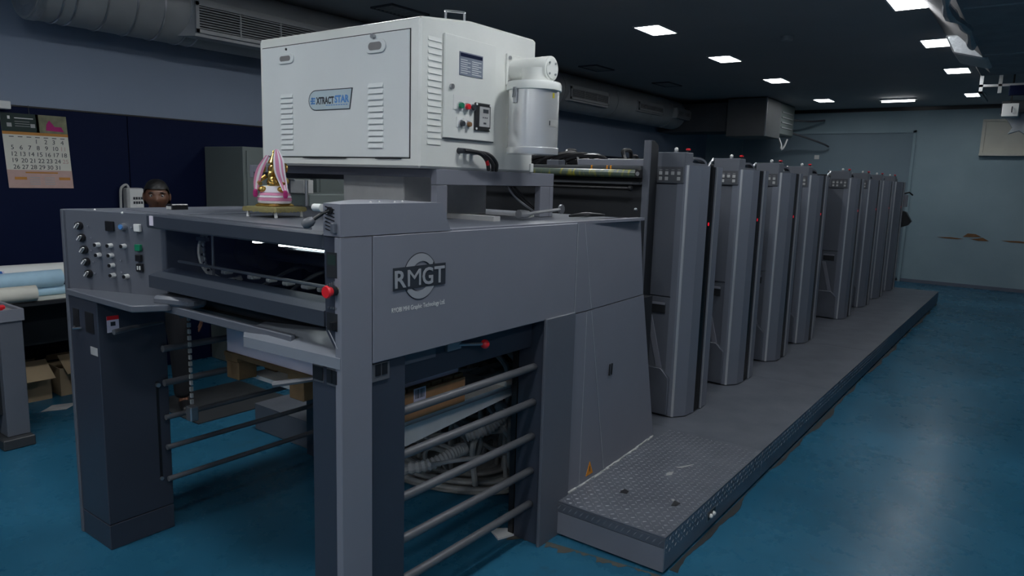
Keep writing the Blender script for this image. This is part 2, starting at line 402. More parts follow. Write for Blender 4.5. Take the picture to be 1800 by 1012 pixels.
dirt((2.8, 1.155, 0, -.05), (12.4, 1.155, 0, -.04), 300, 'grime', 3)
dirt((2.735, 1.16, -.03, 0), (2.62, 2.0, -.10, 0), 60, 'greydirt', 4)
tag(MB().prism([(2.52, 1.90), (2.62, 1.86), (2.63, 1.93), (2.57, 1.99)], 'z', .0005, .01).build('powder_heap', 'palepowder'), 'small heap of white powder on the floor at the foot of the rear post', 'powder')
# ------------------------------------------------------------------ ceiling lights
def ceiling_light(x, y, label, group=None, mat='lamp'):
    t = thing('ceiling_light', (x, y, ZC), label, 'light', group)
    a, b = .23, .14
    f = MB()
    f.box(x-a, x+a, y-b, y-b+.016, ZC-.012, ZC); f.box(x-a, x+a, y+b-.016, y+b, ZC-.012, ZC)
    f.box(x-a, x-a+.016, y-b, y+b, ZC-.012, ZC); f.box(x+a-.016, x+a, y-b, y+b, ZC-.012, ZC)
    f.build('frame', 'white', t)
    box('diffuser', mat, t, x-a+.016, x+a-.016, y-b+.016, y+b-.016, ZC-.006, ZC-.001)
nm = {6.7: 'nearest', 8.6: 'second', 10.65: 'third', 13.37: 'farthest'}
for x, n in nm.items():
    ceiling_light(x, 3.28, 'lit white ceiling panel light, %s one of the left-hand row over the press' % n, 'ceiling lights in the left row')
    ceiling_light(x, 1.07, 'lit white ceiling panel light, %s one of the right-hand row beside the duct' % n, 'ceiling lights in the right row')
for x in (4.75, 2.75, .75, -1.25, -3.2):
    for y in ((3.28, 1.07) if x > 2 else (3.28, 1.07, -1.14)):  # third row and rearmost lights added unseen as fill; others continue the rows
        ceiling_light(x, y, 'lit white unseen ceiling panel light towards the viewer, brightened as fill', 'ceiling lights nearer than the frame', 'lamp_near')
t = thing('tube_light', (13.52, 2.15, ZC), 'long thin lit tube light on the ceiling near the far wall', 'light')
box('housing', 'white', t, 13.49, 13.55, 1.88, 2.43, ZC-.03, ZC)
MB().cyl((13.52, 1.91, ZC-.045), (13.52, 2.40, ZC-.045), .016).build('tube', 'tube', t)
for i, (x, y, lb) in enumerate(((4.85, 4.95, 'dark slotted ceiling vent above the extractor cabinet'), (8.55, 5.02, 'dark slotted ceiling vent over the far part of the long duct'), (10.4, 4.85, 'dark slotted ceiling vent farthest down the hall'))):
    t = thing('ceiling_vent', (x, y, ZC), lb, 'vent', 'ceiling vents')
    f = MB(); a = .24; b = .14
    f.box(x-a, x+a, y-b, y-b+.02, ZC-.015, ZC); f.box(x-a, x+a, y+b-.02, y+b, ZC-.015, ZC); f.box(x-a, x-a+.02, y-b, y+b, ZC-.015, ZC); f.box(x+a-.02, x+a, y-b, y+b, ZC-.015, ZC)
    f.build('frame', 'ductdark', t)
    for k in range(9): box('slat', 'duct', t, x-a+.045+k*.05, x-a+.06+k*.05, y-b+.02, y+b-.02, ZC-.012, ZC-.002)
t = thing('smoke_detector', (7.62, 2.28, ZC), 'small round smoke detector on the ceiling', 'detector')
MB().lathe([(.05, -.045), (.06, -.03), (.065, 0)], (7.62, 2.28, ZC), 16).build('cover', 'duct', t)

# ------------------------------------------------------------------ long round air duct on the left
t = thing('air_duct', (6, 5.66, 2.92), 'long round galvanised air duct hung along the left wall', 'duct')
DY, DZ, DR = 5.66, 2.925, .255
MB().cyl((2.05, DY, DZ), (12.45, DY, DZ), DR, n=40).build('pipe', 'duct', t)
MB().lathe([(DR*.2, 0), (DR*.9, -.015), (DR+.006, 0), (DR+.006, .05)], (2.06, DY, DZ), 40, rot=Matrix.Rotation(PI/2, 3, 'Y')).build('end_cap', 'foil', t)
rg = [2.5, 2.72, 2.94, 3.14, 4.9, 5.6, 6.3, 7, 7.7, 8.4, 9.9, 11.9]
for k, x in enumerate([2.2]+[2.28+.2*i for i in range(5)]+[3.18]+rg[4:]):
    MB().tube([(x, DY, DZ), (x+.012, DY, DZ)], DR+.007, 40).build('seam_band', 'chrome' if k < 7 else 'duct', t)
def grille(x0, x1, z0, z1, y, nv, nh):
    MB().prism([(x0-.12, DY-.05), (x0, y+.01), (x1, y+.01), (x1+.12, DY-.05)], 'z', z0-.025, z1+.025).build('collar', 'duct', t)
    f = MB(); e = .028
    f.box(x0, x1, y-.012, y+.012, z0, z0+e); f.box(x0, x1, y-.012, y+.012, z1-e, z1); f.box(x0, x0+e, y-.012, y+.012, z0, z1); f.box(x1-e, x1, y-.012, y+.012, z0, z1)
    g = f.build('grille_frame', 'duct', t)
    box('void', 'dark', g, x0+e, x1-e, y+.004, y+.009, z0+e, z1-e)
    for k in range(nh):
        z = z0+e+(k+.5)*(z1-z0-2*e)/nh; box('slat', 'duct', g, x0+e, x1-e, y-.012, y+.002, z-.0035, z+.0035)
    for k in range(1, nv):
        x = x0+k*(x1-x0)/nv; box('divider', 'duct', g, x-.006, x+.006, y-.014, y+.001, z0+e, z1-e)
grille(3.10, 4.62, 2.735, 2.965, 5.38, 4, 9)
grille(8.50, 9.56, 2.80, 2.965, 5.38, 3, 6)
grille(10.55, 11.45, 2.84, 2.965, 5.38, 3, 5)
grille(11.95, 12.75, 2.85, 2.975, 5.34, 3, 5)
# boxed end of the duct with a cassette unit behind it
t = thing('plenum_box', (12.9, 4.5, 2.53), 'large boxed sheet metal plenum under the ceiling at the far left end', 'duct')
MB().box(12.45, 13.28, 3.96, 4.64, 2.53, 3.17, b=.008).build('casing', 'plenum', t)
MB().box(12.52, 13.2, 4.64, 5.95, 2.62, 3.12, b=.008).build('transition', 'ductdark', t)
box('corner_trim', 'chrome', t, 12.442, 12.462, 3.952, 3.972, 2.53, 3.17)
t = thing('air_conditioner', (13.9, 4.0, 2.6), 'pale boxy air handling unit with dangling pipes beside the plenum box', 'air conditioner')
MB().box(13.32, 14.25, 4.0, 4.7, 2.62, 3.188, b=.02).build('casing', 'cabgreen', t)
for k in range(4): box('louver', 'duct', t, 13.45, 14.1, 3.985, 3.998, 2.74+k*.09, 2.76+k*.09)
for k, P in enumerate((((14.2, 4.1, 2.95), (14.5, 3.8, 2.93), (14.85, 3.6, 2.97)), ((14.2, 4.1, 2.72), (14.5, 3.8, 2.62), (14.7, 3.55, 2.52), (14.9, 3.5, 2.48)), ((13.6, 4.1, 2.63), (13.55, 4.0, 2.45), (13.5, 3.98, 2.36), (13.62, 3.97, 2.40), (13.8, 3.97, 2.55)))):
    MB().tube(spline(P, 6), .018, 8).build('pipe', 'ductdark' if k < 2 else 'duct', t)

# ------------------------------------------------------------------ duct and units on the right
t = thing('insulated_duct', (6, .1, 2.78), 'wide dark insulated air duct under the ceiling at upper right', 'duct')
MB().prism([(.96, ZC-.004), (.55, 2.79), (-.9, 2.79), (-.9, ZC-.004)], 'x', 1.5, 8.1).build('casing', 'insul', t)
for x in (3.3, 5.2, 7.0): box('joint_strip', 'duct', t, x, x+.02, -.85, .53, 2.784, 2.79)
MB().tube(spline([(2.2, .56, 2.80), (3.4, .60, 2.77), (4.3, .55, 2.81), (5.2, .61, 2.78), (5.9, .56, 2.80), (6.6, .58, 2.78)], 5), [.03+.012*math.sin(i*1.7) for i in range(26)], 8).build('tape_seam', 'foil', t)
MB().prism([(.84, 2.99), (.765, 2.84), (.54, 2.775), (.50, 2.80), (.50, 2.99)], 'x', 7.15, 7.75, b=.012).build('foil_collar', 'foil', t)
box('white_sheet', 'paper', t, 4.1, 4.75, -.5, .44, 2.778, 2.789)
t = thing('duct_branch', (10, .3, 2.9), 'narrower dark duct running on beyond the foil collar', 'duct')
MB().box(8.12, 9.5, -.4, .74, 2.95, ZC-.005, b=.02).build('casing', 'insul', t)
t = thing('bracket_frame', (11, .5, 2.9), 'pale metal bracket frame holding a dark blue box under the ceiling at right', 'bracket')
f = MB(); f.box(10.9, 10.94, .80, .84, 2.92, ZC); f.box(10.9, 10.94, -.3, .84, 3.0, 3.03); f.box(10.9, 12, .80, .84, 2.92, 2.95); f.box(10.9, 10.94, .60, .64, 2.92, ZC-.02)
f.build('frame', 'duct', t)
MB().box(10.84, 10.89, -.2, .52, 2.88, 3.0, b=.006).build('blue_box', 'wallnavy', t)
t = thing('junction_box', (11, .5, 2.64), 'white electrical box hanging by the bracket near the far wall window', 'box')
MB().box(11.0, 11.2, .40, .575, 2.64, 2.80, b=.006).build('case', 'white', t)
box('hanger', 'black', t, 11.05, 11.07, .48, .50, 2.80, ZC)
MB().tube([(10.99, .47, 2.69), (10.97, .47, 2.72), (10.99, .47, 2.76)], .006, 6).build('latch', 'black', t)
t = thing('torn_insulation', (11.6, .2, 2.4), 'torn scrap of grey insulation hanging at the right edge before the window', 'insulation')
b_ = MB()
P = [(.62, 2.70), (.52, 2.62), (.46, 2.52), (.50, 2.44), (.38, 2.48), (.30, 2.42), (.0, 2.5), (.0, 2.75)]
b_.prism(P, 'x', 11.3, 11.34, b=.008).build('flap', 'foil', t)
MB().box(11.28, 11.36, -.1, .6, 2.70, 2.86, b=.01).build('batten', 'ductdark', t)
box('hanger', 'black', t, 11.31, 11.33, .2, .22, 2.86, ZC)

# ------------------------------------------------------------------ delivery unit of the press
XF, YN, ZD = 1.44, 1.726, 1.503
D = thing('delivery_unit', (1.44, 2.6, 0), 'grey delivery end of the press with logo panel, viewing window and bar guards', 'printing press')
# near side
post = MB().prism([(XF, YN), (1.572, YN), (1.572, YN+.03), (XF, YN+.03)], 'z', 0.0, ZD, b=.003).build('corner_post', 'gray', D)
sp_ = MB().box(1.575, 2.836, YN, YN+.03, 1.078, ZD, b=.003).build('side_panel', 'gray', D)
MB().box(1.447, 1.738, YN+.012, 1.882, 0, 1.082, b=.004).build('near_column', 'navy', D)
box('seam_shadow', 'black', D, 1.5715, 1.5755, YN+.004, YN+.028, 1.09, ZD-.002)
pod = MB().prism([(1.726, ZD), (1.807, ZD), (1.803, 1.20), (1.727, 1.105)], 'x', XF+.002, 1.57, b=.002).build('operator_pod', 'navy', D)
# pod face details (looking to -X)
XP = XF+.002
box('display', 'dark', pod, XP-.003, XP, 1.742, 1.792, 1.375, 1.455)
box('display_glass', 'deepgreen', pod, XP-.004, XP-.002, 1.748, 1.786, 1.415, 1.447)
for i in range(4): box('key', 'steel', pod, XP-.004, XP, 1.753+.011*i, 1.757+.011*i, 1.352-.004*i, 1.364-.004*i)
box('marker', 'yellow', pod, XP-.003, XP, 1.737, 1.756, 1.335, 1.345)
e = MB(); e.use('black').cyl((XP, 1.750, 1.335), (XP-.020, 1.750, 1.335), .015); e.use('red').cyl((XP-.018, 1.750, 1.335), (XP-.036, 1.750, 1.335), .014, .018); e.cyl((XP-.036, 1.750, 1.335), (XP-.042, 1.750, 1.335), .021, .018)
tag(e.build('emergency_stop', None, pod), 'red mushroom emergency stop button')
for i in range(4): box('key', 'steel', pod, XP-.003, XP, 1.745+.012*i, 1.752+.012*i, 1.275, 1.281)
box('key_plate', 'dark', pod, XP-.004, XP, 1.742, 1.793, 1.205, 1.262)
box('toggle', 'black', pod, XP-.022, XP-.004, 1.744, 1.758, 1.212, 1.236)
MB().cyl((XP-.001, 1.796, 1.215), (XP-.001, 1.744, 1.150), .0016, n=6).build('edge_trim', 'chrome', pod)
# top box with slots, gooseneck lamp
tb = MB().prism([(XF, YN), (1.90, YN), (1.90, 2.02), (1.74, 2.02), (XF, 1.806)], 'z', ZD+.002, 1.606)
for v in tb.bm.verts:
    if v.co.x > 1.85 and v.co.z < 1.55: v.co.x += .05
tbo = tb.build('top_box', 'gray', D)
for k in range(7): MB().box(XF-.0015, XF+.002, 1.752, 1.796, 1.590-.0115*k, 1.5935-.0115*k, rot=Matrix.Rotation(math.radians(12), 3, 'X')).build('vent_slot', 'black', tbo)
MB().box(XF-.016, XF, 1.738, 1.756, 1.515, 1.548, b=.003).build('switch', 'gray2', tbo)
MB().cyl((XF, 1.770, 1.584), (XF-.006, 1.770, 1.584), .012).build('socket', 'black', tbo)
MB().tube(spline([(XF-.006, 1.770, 1.584), (XF-.025, 1.780, 1.574), (XF-.045, 1.797, 1.556)], 6), [.004]*6+[.006]*7, 8).build('gooseneck', 'black', tbo)
MB().tube([(XF-.043, 1.796, 1.557), (XF-.050, 1.802, 1.551), (XF-.060, 1.812, 1.543), (XF-.068, 1.819, 1.536)], [.009, .0155, .0165, .010], 14).build('lamp_head', 'barsteel', tbo)
MB().cyl((XF+.01, 1.824, 1.590), (XF+.01, 1.862, 1.590), .012).build('end_cap', 'white', tbo)
for k in range(4): MB().ball((1.63+.055*k, 1.80+.018*(k % 2), 1.607), .004, 6).build('screw', 'white', tbo)
# top cover and viewing window
MB().box(XF, XF+.06, 1.808, 2.925, 1.457, 1.512, b=.006).build('lid_beam', 'lidnavy', D)
dk = MB(); dk.box(XF+.055, 3.52, YN+.03, 3.455, 1.478, ZD, b=.003)
dk.build('deck_plate', 'gray2', D)
box('deck_rim', 'gray', D, 1.96, 3.53, YN+.004, YN+.05, 1.495, ZD+.006)
box('deck_strip', 'dust', D, 2.55, 2.60, 2.0, 3.3, ZD, ZD+.022)
box('deck_strip', 'gray2', D, XF+.1, XF+.13, 2.03, 3.3, ZD, ZD+.008)
box('lid_label', 'paper', D, XF-.0015, XF+.001, 2.865, 2.895, 1.468, 1.507)
lb = MB().prism([(XF, 1.212), (XF, 1.262), (XF+.02, 1.268), (XF+.10, 1.285), (XF+.10, 1.212)], 'y', 1.808, 2.925).build('lower_bar', 'lidnavy', D)
MB().box(XF+.045, XF+.051, 1.83, 2.90, 1.27, 1.468).build('window_pane', 'glass', D)
for y in (2.04, 2.19): MB().box(XF+.02, XF+.04, y, y+.028, 1.449, 1.457).build('lid_lamp', 'led', D)
# interior seen through the pane
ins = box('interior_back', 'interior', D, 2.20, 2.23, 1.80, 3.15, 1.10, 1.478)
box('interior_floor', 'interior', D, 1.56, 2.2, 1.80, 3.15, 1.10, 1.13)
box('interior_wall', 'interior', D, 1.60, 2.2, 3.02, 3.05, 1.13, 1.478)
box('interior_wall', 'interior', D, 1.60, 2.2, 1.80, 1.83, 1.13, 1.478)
def ring(cx, y, cz, r, rb, th, a0, a1, n, mat, name):
    b = MB(); fs = []
    vs = []
    for i in range(n+1):
        a = a0+(a1-a0)*i/n
        vs.append([b.bm.verts.new((cx+math.cos(a)*q, yy, cz+math.sin(a)*q)) for q, yy in ((r, y), (rb, y), (rb, y+th), (r, y+th))])
    for i in range(n):
        for k in range(4): b.bm.faces.new((vs[i][k], vs[i][(k+1) % 4], vs[i+1][(k+1) % 4], vs[i+1][k]))
    b.bm.faces.new(vs[0]); b.bm.faces.new(vs[-1][::-1])
    return b.build(name, mat, D)
g1 = ring(1.80, 2.90, 1.345, .150, .128, .018, PI*.55, PI*1.62, 26, 'palepowder', 'chain_guide')
for i in range(12):
    a = PI*.6+i*PI*.085; c = (1.80+math.cos(a)*.139, 2.898, 1.345+math.sin(a)*.139)
    MB().cyl((c[0], 2.902, c[2]), (c[0], 2.895, c[2]), .006, n=8).build('chain_roller', 'dark', g1)
ring(1.80, 2.95, 1.345, .17, .158, .012, PI*.6, PI*1.4, 16, 'steel', 'chain_guide')
MB().cyl((1.83, 2.66, 1.345), (1.83, 2.82, 1.345), .07, n=20).build('sprocket', 'interior', D)
MB().cyl((1.83, 2.70, 1.345), (1.83, 1.86, 1.345), .022, n=12).build('shaft', 'navy', D)
MB().cyl((1.52, 2.83, 1.322), (1.52, 1.84, 1.322), .006, n=10).build('gripper_rod', 'steel', D)
for y in (2.60, 2.42, 2.30, 2.20, 2.09, 2.0): MB().box(1.575, 1.615, y-.014-.01*math.sin(y*40), y+.018, 1.285, 1.302, b=.004).build('gripper', 'dust', D)
MB().cyl((1.70, 2.36, 1.414), (1.70, 1.84, 1.418), .0045, n=10).build('lit_tube', 'led', D)
MB().cyl((1.73, 2.40, 1.398), (1.73, 1.84, 1.405), .006, n=8).build('air_tube', 'steel', D)
MB().box(1.62, 1.64, 2.80, 2.87, 1.40, 1.415).build('sensor', 'steel', D)
for k in range(5): MB().ball((1.63, 2.83-.002*k, 1.385-.021*k), .007, 6, (1, 1, 1.5)).build('chain_link', 'steel', D)
MB().cyl((1.63, 2.76, 1.25), (1.63, 2.76, 1.46), .006, n=8).build('rod', 'steel', D)
MB().box(1.80, 1.82, 2.55, 2.60, 1.43, 1.47, b=.01).build('sensor', 'dust', D)
MB().ball((1.9, 2.45, 1.33), .05, 8, (1, 1, 1)).build('motor', 'navy', D)
for k in range(4): MB().tube(spline([(1.75+.08*k, 2.75-.18*k, 1.14), (1.8, 2.6-.18*k, 1.24), (1.9, 2.5-.18*k, 1.30), (2.1, 2.45-.18*k, 1.22)], 5), .009, 7).build('cable', 'interior', D)
# far control console
con = MB().prism([(1.338, 3.462), (1.495, 3.012), (1.52, 2.93), (2.2, 2.93), (2.2, 3.462)], 'z', 1.155, 1.509, b=.003).build('control_console', 'gray2', D)
pA, pB = Vector((1.338, 3.462, 0)), Vector((1.495, 3.012, 0)); pd = (pB-pA); pL = pd.length; pd.normalize()
pn = Vector((-pd.y, pd.x, 0));  pn = pn if pn.x < 0 else -pn
def onp(u, z, d=0.0): p = pA+pd*(u*pL)+pn*d; return Vector((p.x, p.y, z))
RP = Matrix((pd, pn, Vector((0, 0, 1)))).transposed()
for i in range(5):
    u = .215+.022*i-(.008 if i > 2 else 0); z = 1.440-.052*i
    k = MB(); k.use('black').cyl(onp(u, z), onp(u, z, .012), .0175); c = onp(u, z, .019)
    k.box(c.x-.005, c.x+.005, c.y-.007, c.y+.007, z-.014, z+.014, b=.002, rot=RP @ Matrix.Rotation(.7, 3, 'Y')); k.use('white').box(onp(u, z, .0265).x-.001, onp(u, z, .0265).x+.001, onp(u, z, .0265).y-.001, onp(u, z, .0265).y+.001, z+.003, z+.013)
    tag(k.build('rotary_knob', None, con), 'black rotary knob')
def pknob(u, z):
    k = MB(); k.use('white').cyl(onp(u, z), onp(u, z, .022), .0105, .0095); k.use('black').cyl(onp(u, z, .022), onp(u, z, .0235), .0085)
    tag(k.build('push_button', None, con), 'white push button with a black centre')
for u, z in ((.42, 1.362), (.565, 1.362), (.72, 1.364), (.425, 1.318), (.57, 1.320), (.575, 1.277), (.58, 1.234), (.735, 1.234)): pknob(u, z)
def psq(name, u, z, s, m, d, label):
    c = onp(u, z, d/2); tag(MB().use(m).box(c.x-s, c.x+s, c.y-d/2, c.y+d/2, z-s, z+s, b=.002, rot=RP).build(name, None, con), label)
psq('button', .57, 1.446, .021, 'black', .012, 'square black selector plate')
psq('button', .885, 1.446, .016, 'white', .014, 'square white push button')
psq('button', .885, 1.362, .014, 'green', .016, 'square green push button')
psq('button', .885, 1.318, .014, 'black', .016, 'square black push button')
psq('button', .885, 1.276, .017, 'black', .010, 'square black button with pale marks')
for dx in (-.006, .006): box('mark', 'white', con, *(lambda q: (q.x-.002, q.x+.002, q.y-.002, q.y+.002, q.z-.008, q.z+.008))(onp(.885+dx/pL, 1.276, .0115)))
k = MB(); k.use('chrome').cyl(onp(.725, 1.447), onp(.725, 1.447, .02), .015); k.use('badgeblue').cyl(onp(.725, 1.447, .02), onp(.725, 1.447, .024), .010); tag(k.build('key_switch', None, con), 'round key switch with a violet lens')
for u, z in ((.30, 1.44), (.33, 1.39), (.8, 1.446), (.32, 1.335), (.66, 1.30), (.66, 1.25), (.34, 1.285), (.35, 1.235)):
    q = onp(u, z, .0005); box('caption', 'gray', con, q.x-.001, q.x+.001, q.y-.009, q.y+.009, z-.003, z+.003)
for y in (3.33, 3.08): MB().ball((1.42, y, 1.509), .005, 6).build('screw', 'white', con)
# shelves and rail under the window
MB().prism([(1.322, 3.43), (1.322, 2.835), (1.43, 2.765), (1.53, 2.80), (1.60, 2.90), (1.60, 3.43)], 'z', 1.132, 1.160, b=.004).build('far_shelf', 'gray2', D)
MB().prism([(1.41, 2.85), (1.47, 2.66), (1.54, 2.66), (1.58, 2.9)], 'z', 1.150, 1.19, b=.012).build('corner_fairing', 'gray2', D)
MB().box(1.452, 1.475, 2.0, 2.83, 1.118, 1.150, b=.003).build('front_rail', 'gray2', D)
box('rail_back', 'dark', D, 1.58, 1.6, 1.88, 3.0, 1.135, 1.21)
ns = MB().prism([(1.438, 1.728), (1.412, 2.215), (1.47, 2.30), (1.58, 2.33), (1.60, 2.25), (1.60, 1.81), (1.47, 1.74)], 'z', 1.084, 1.120)
for v in ns.bm.verts:
    v.co.z += max(0, v.co.x-1.44)*(.09 if v.co.y > 2.28 else .36)
ns.build('near_shelf', 'shelfpaint', D)
# far column
MB().box(1.338, 1.632, 3.176, 3.44, .119, 1.135, b=.003).build('far_column', 'navy', D)
MB().box(1.338, 1.632, 3.176, 3.44, 0, .116, b=.003).build('kick_plate', 'navy', D)
MB().prism([(1.333, 0), (1.64, 0), (1.64, 1.10), (2.6, 1.10), (2.6, 1.508), (1.333, 1.508)], 'y', 3.442, 3.466, b=.003).build('far_side_plate', 'gray2', D)
for y0, y1 in ((3.35, 3.41), (3.21, 3.29)): box('socket', 'black', D, 1.336, 1.340, y0, y1, .985, 1.075)
MB().tube([(1.335, 3.40, .99), (1.315, 3.36, .992), (1.325, 3.31, 1.0)], .005, 6).build('latch', 'chrome', D)
box('maker_sticker', 'dust', D, 1.3365, 1.339, 3.19, 3.255, .89, .925)
wl_ = box('warning_sticker', 'paper', D, 1.375, 1.425, 3.1745, 3.177, .99, 1.06)
box('sticker_band', 'red', wl_, 1.375, 1.425, 3.1735, 3.175, 1.045, 1.062); box('pictogram', 'ink', wl_, 1.39, 1.41, 3.1735, 3.175, 1.018, 1.036)
sl = box('lift_slot', 'black', D, 1.572, 1.584, 3.1745, 3.178, .26, .73)
MB().cyl((1.578, 3.177, .715), (1.578, 3.16, .715), .010, n=8).build('slot_knob', 'chrome', sl); MB().cyl((1.578, 3.177, .262), (1.578, 3.168, .262), .009, n=8).build('slot_knob', 'chrome', sl)
MB().tube([(1.35, 3.06, 1.015), (1.42, 3.07, 1.02), (1.60, 3.14, 1.01)], [.012, .011, .006], 8).build('hand_lever', 'barsteel', D)
FB = (.883, .722, .557, .412, .257)
for z in FB:
    MB().cyl((1.60, 3.155, z), (2.62, 3.155, z), .016 if z > .7 else .0125, n=12).build('guard_bar', 'barsteel', D)
    MB().ball((1.616, 3.175, z-.01), .006, 6).build('bar_screw', 'steel', D)
NB = (.856, .690, .526, .360, .195)
for z in NB: MB().tube([(1.70, 1.778, z), (2.594, 1.778, z), (2.600, 1.778, z)], [.0175, .0175, .014], 14).build('guard_bar', 'barsteel', D)
MB().box(2.602, 2.80, 1.728, 1.872, 0, 1.085, b=.003).build('rear_post', 'navy', D)
MB().box(2.585, 2.83, 1.712, 1.727, 0, 1.085, b=.002).build('post_cover', 'gray2', D)
box('post_rail', 'black', D, 2.602, 2.64, 1.876, 1.905, 0, 1.05)
box('rear_post', 'navy', D, 2.602, 2.80, 3.12, 3.44, 0, 1.085)
cr_ = MB().box(1.738, 2.60, 1.80, 1.83, .945, 1.06, b=.003).build('cross_rail', 'navy', D)
box('rail_plate', 'gray2', cr_, 1.76, 1.95, 1.792, 1.80, 1.02, 1.072)
box('latch_block', 'steel', cr_, 2.01, 2.09, 1.785, 1.80, 1.03, 1.062)
MB().tube([(2.08, 1.79, 1.047), (2.19, 1.76, 1.035)], .007, 8).build('lever_arm', 'steel', cr_)
tag(MB().ball((2.205, 1.757, 1.032), .019, 8).build('lever_ball', 'red', cr_), 'red ball knob of the release lever')
# socket strips on the near column
for y0, y1 in ((1.820, 1.868), (1.745, 1.800)):
    s_ = box('socket_plate', 'barsteel', D, 1.443, 1.447, y0, y1, 1.022, 1.082)
    for q in (.25, .75): box('socket', 'black', s_, 1.440, 1.445, y0+(y1-y0)*q-.012, y0+(y1-y0)*q+.012, 1.030, 1.075)
s_ = box('socket_plate', 'barsteel', D, 1.575, 1.655, 1.733, 1.739, 1.012, 1.072)
for q in (1.59, 1.62): box('socket', 'black', s_, q, q+.024, 1.731, 1.735, 1.03, 1.07)
MB().tube([(1.40, 2.03, .985), (1.44, 1.98, .995), (1.52, 1.90, 1.01)], [.011, .010, .008], 8).build('hand_lever', 'barsteel', D)
# pile lift chain, under-deck darkness, inner body
for k in range(16): MB().box(1.665, 1.675, 3.04, 3.054, 1.08-.03*k, 1.10-.03*k, rot=Matrix.Rotation(PI/2*(k % 2), 3, 'Z')).build('lift_chain_link', 'hose', D)
MB().box(1.65, 1.69, 3.025, 3.07, .55, .62, b=.005).build('chain_block', 'steel', D)
MB().cyl((1.62, 3.03, 1.05), (1.80, 2.95, 1.06), .008, n=8).build('rod', 'barsteel', D)
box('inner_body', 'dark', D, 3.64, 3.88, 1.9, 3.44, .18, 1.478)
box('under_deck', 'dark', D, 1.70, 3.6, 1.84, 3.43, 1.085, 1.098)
box('pile_board', 'palepowder', D, 1.99, 2.72, 2.0, 3.08, .685, .705)
MB().box(2.66, 2.76, 1.985, 2.06, .70, .73, b=.006).build('board_bracket', 'palepowder', D)
MB().prism([(1.99, .60), (1.99, .685), (2.72, .685), (2.72, .65)], 'y', 1.99, 2.0).build('board_lip', 'palepowder', D)
# rear end covers beside the step platform
def cover(z0, z1, xr0, xr1, name):
    # folded sheet: front face, flat strip, sloping fold, recessed rear strip
    b = MB()
    def fold(z): t = (1.503-z)/(1.503-.172); return 2.899+(3.206-2.899)*t
    def xr(z): return xr0+(xr1-xr0)*(z1-z)/(z1-z0)
    rows = []
    for z in (z0, z1):
        f = fold(z); rows.append([(2.828, 1.836, z), (2.838, YN, z), (2.95, YN-.002, z), (f, YN+.001, z), (xr(z), YN+.030, z), (xr(z), 1.88, z)])
    lo = [b.bm.verts.new(p) for p in rows[0]]; hi = [b.bm.verts.new(p) for p in rows[1]]
    n = len(lo)
    for i in range(n-1): b.bm.faces.new((lo[i], lo[i+1], hi[i+1], hi[i]))
    b.bm.faces.new(lo[::-1]); b.bm.faces.new(hi); b.bm.faces.new((lo[-1], lo[0], hi[0], hi[-1]))
    return b.build(name, 'gray', D, sharp=3)
c1 = cover(.180, 1.072, 3.626, 3.866, 'lower_end_cover')
c2 = cover(1.077, ZD, 3.535, 3.62, 'upper_end_cover')
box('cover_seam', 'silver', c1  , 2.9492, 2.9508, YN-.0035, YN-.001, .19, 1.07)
MB().cyl((2.899, YN-.0005, 1.500), (2.994, YN-.0005, 1.082), .0016, n=6).build('crease_highlight', 'silver', c2)  # pale tubes draw the light caught along the cover's folded edges
MB().cyl((2.998, YN-.0005, 1.066), (3.202, YN-.0005, .186), .0016, n=6).build('crease_highlight', 'silver', c1)
MB().cyl((2.839, YN-.0005, 1.068), (2.839, YN-.0005, .186), .0014, n=6).build('crease_highlight', 'silver', c1)
MB().cyl((2.839, YN-.0005, 1.500), (2.839, YN-.0005, 1.082), .0014, n=6).build('crease_highlight', 'silver', c2)
for x in (3.215, 3.238): MB().box(x, x+.008, YN-.001, YN+.004, .695, .755, rot=Matrix.Rotation(.06, 3, 'Y')).build('vent_slot', 'black', c1)
w_ = MB().prism([(3.015, .205), (3.085, .205), (3.05, .275)], 'y', YN-.003, YN+.001).build('warning_triangle', 'orange', c1)
box('bolt_mark', 'ink', w_, 3.047, 3.053, YN-.004, YN-.002, .222, .25)
tag(w_, 'orange warning triangle sticker')
db = MB(); n_ = 40
random.seed(5)
for i in range(n_):
    a_, b_ = 2.84+1.02*i/n_, 2.84+1.02*(i+1)/n_; y_ = YN+max(0, (a_-3.2))*.045
    db.box(a_, b_, y_-.004-random.random()*.010, y_+.02, .1755, .178+random.random()*.004)
db.box(2.75, 2.835, 1.722, 1.80, .1755, .182)
tag(db.build('dust_line', 'dust', D), kind='stuff')
# logo on the side panel
lx, lz, ly = 1.793, 1.352, YN
def annulus(r0, r1, y, th, mat, a0=0, a1=2*PI, n=44, off=(0, 0), name='logo_ring'):
    b = MB(); vs = []
    for i in range(n+1):
        a = a0+(a1-a0)*i/n
        vs.append([b.bm.verts.new(q) for q in ((lx+math.cos(a)*r1, y, lz+math.sin(a)*r1), (lx+off[0]+math.cos(a)*r0, y, lz+off[1]+math.sin(a)*r0), (lx+off[0]+math.cos(a)*r0, y-th, lz+off[1]+math.sin(a)*r0), (lx+math.cos(a)*r1, y-th, lz+math.sin(a)*r1))])
    for i in range(n):
        for k in range(4): b.bm.faces.new((vs[i][k], vs[i][(k+1) % 4], vs[i+1][(k+1) % 4], vs[i+1][k]))
    return b.build(name, mat, sp_)
annulus(.052, .0835, ly, .0010, 'ink')
annulus(.0585, .080, ly-.001, .0014, 'silver', .20*PI, .98*PI, 24, (.008, -.006))
annulus(.0585, .080, ly-.001, .0014, 'silver', 1.20*PI, 1.98*PI, 24, (-.008, .006))
MB().box(1.662, 1.922, ly-.0030, ly-.0005, 1.312, 1.390).build('logo_band', 'ink', sp_)
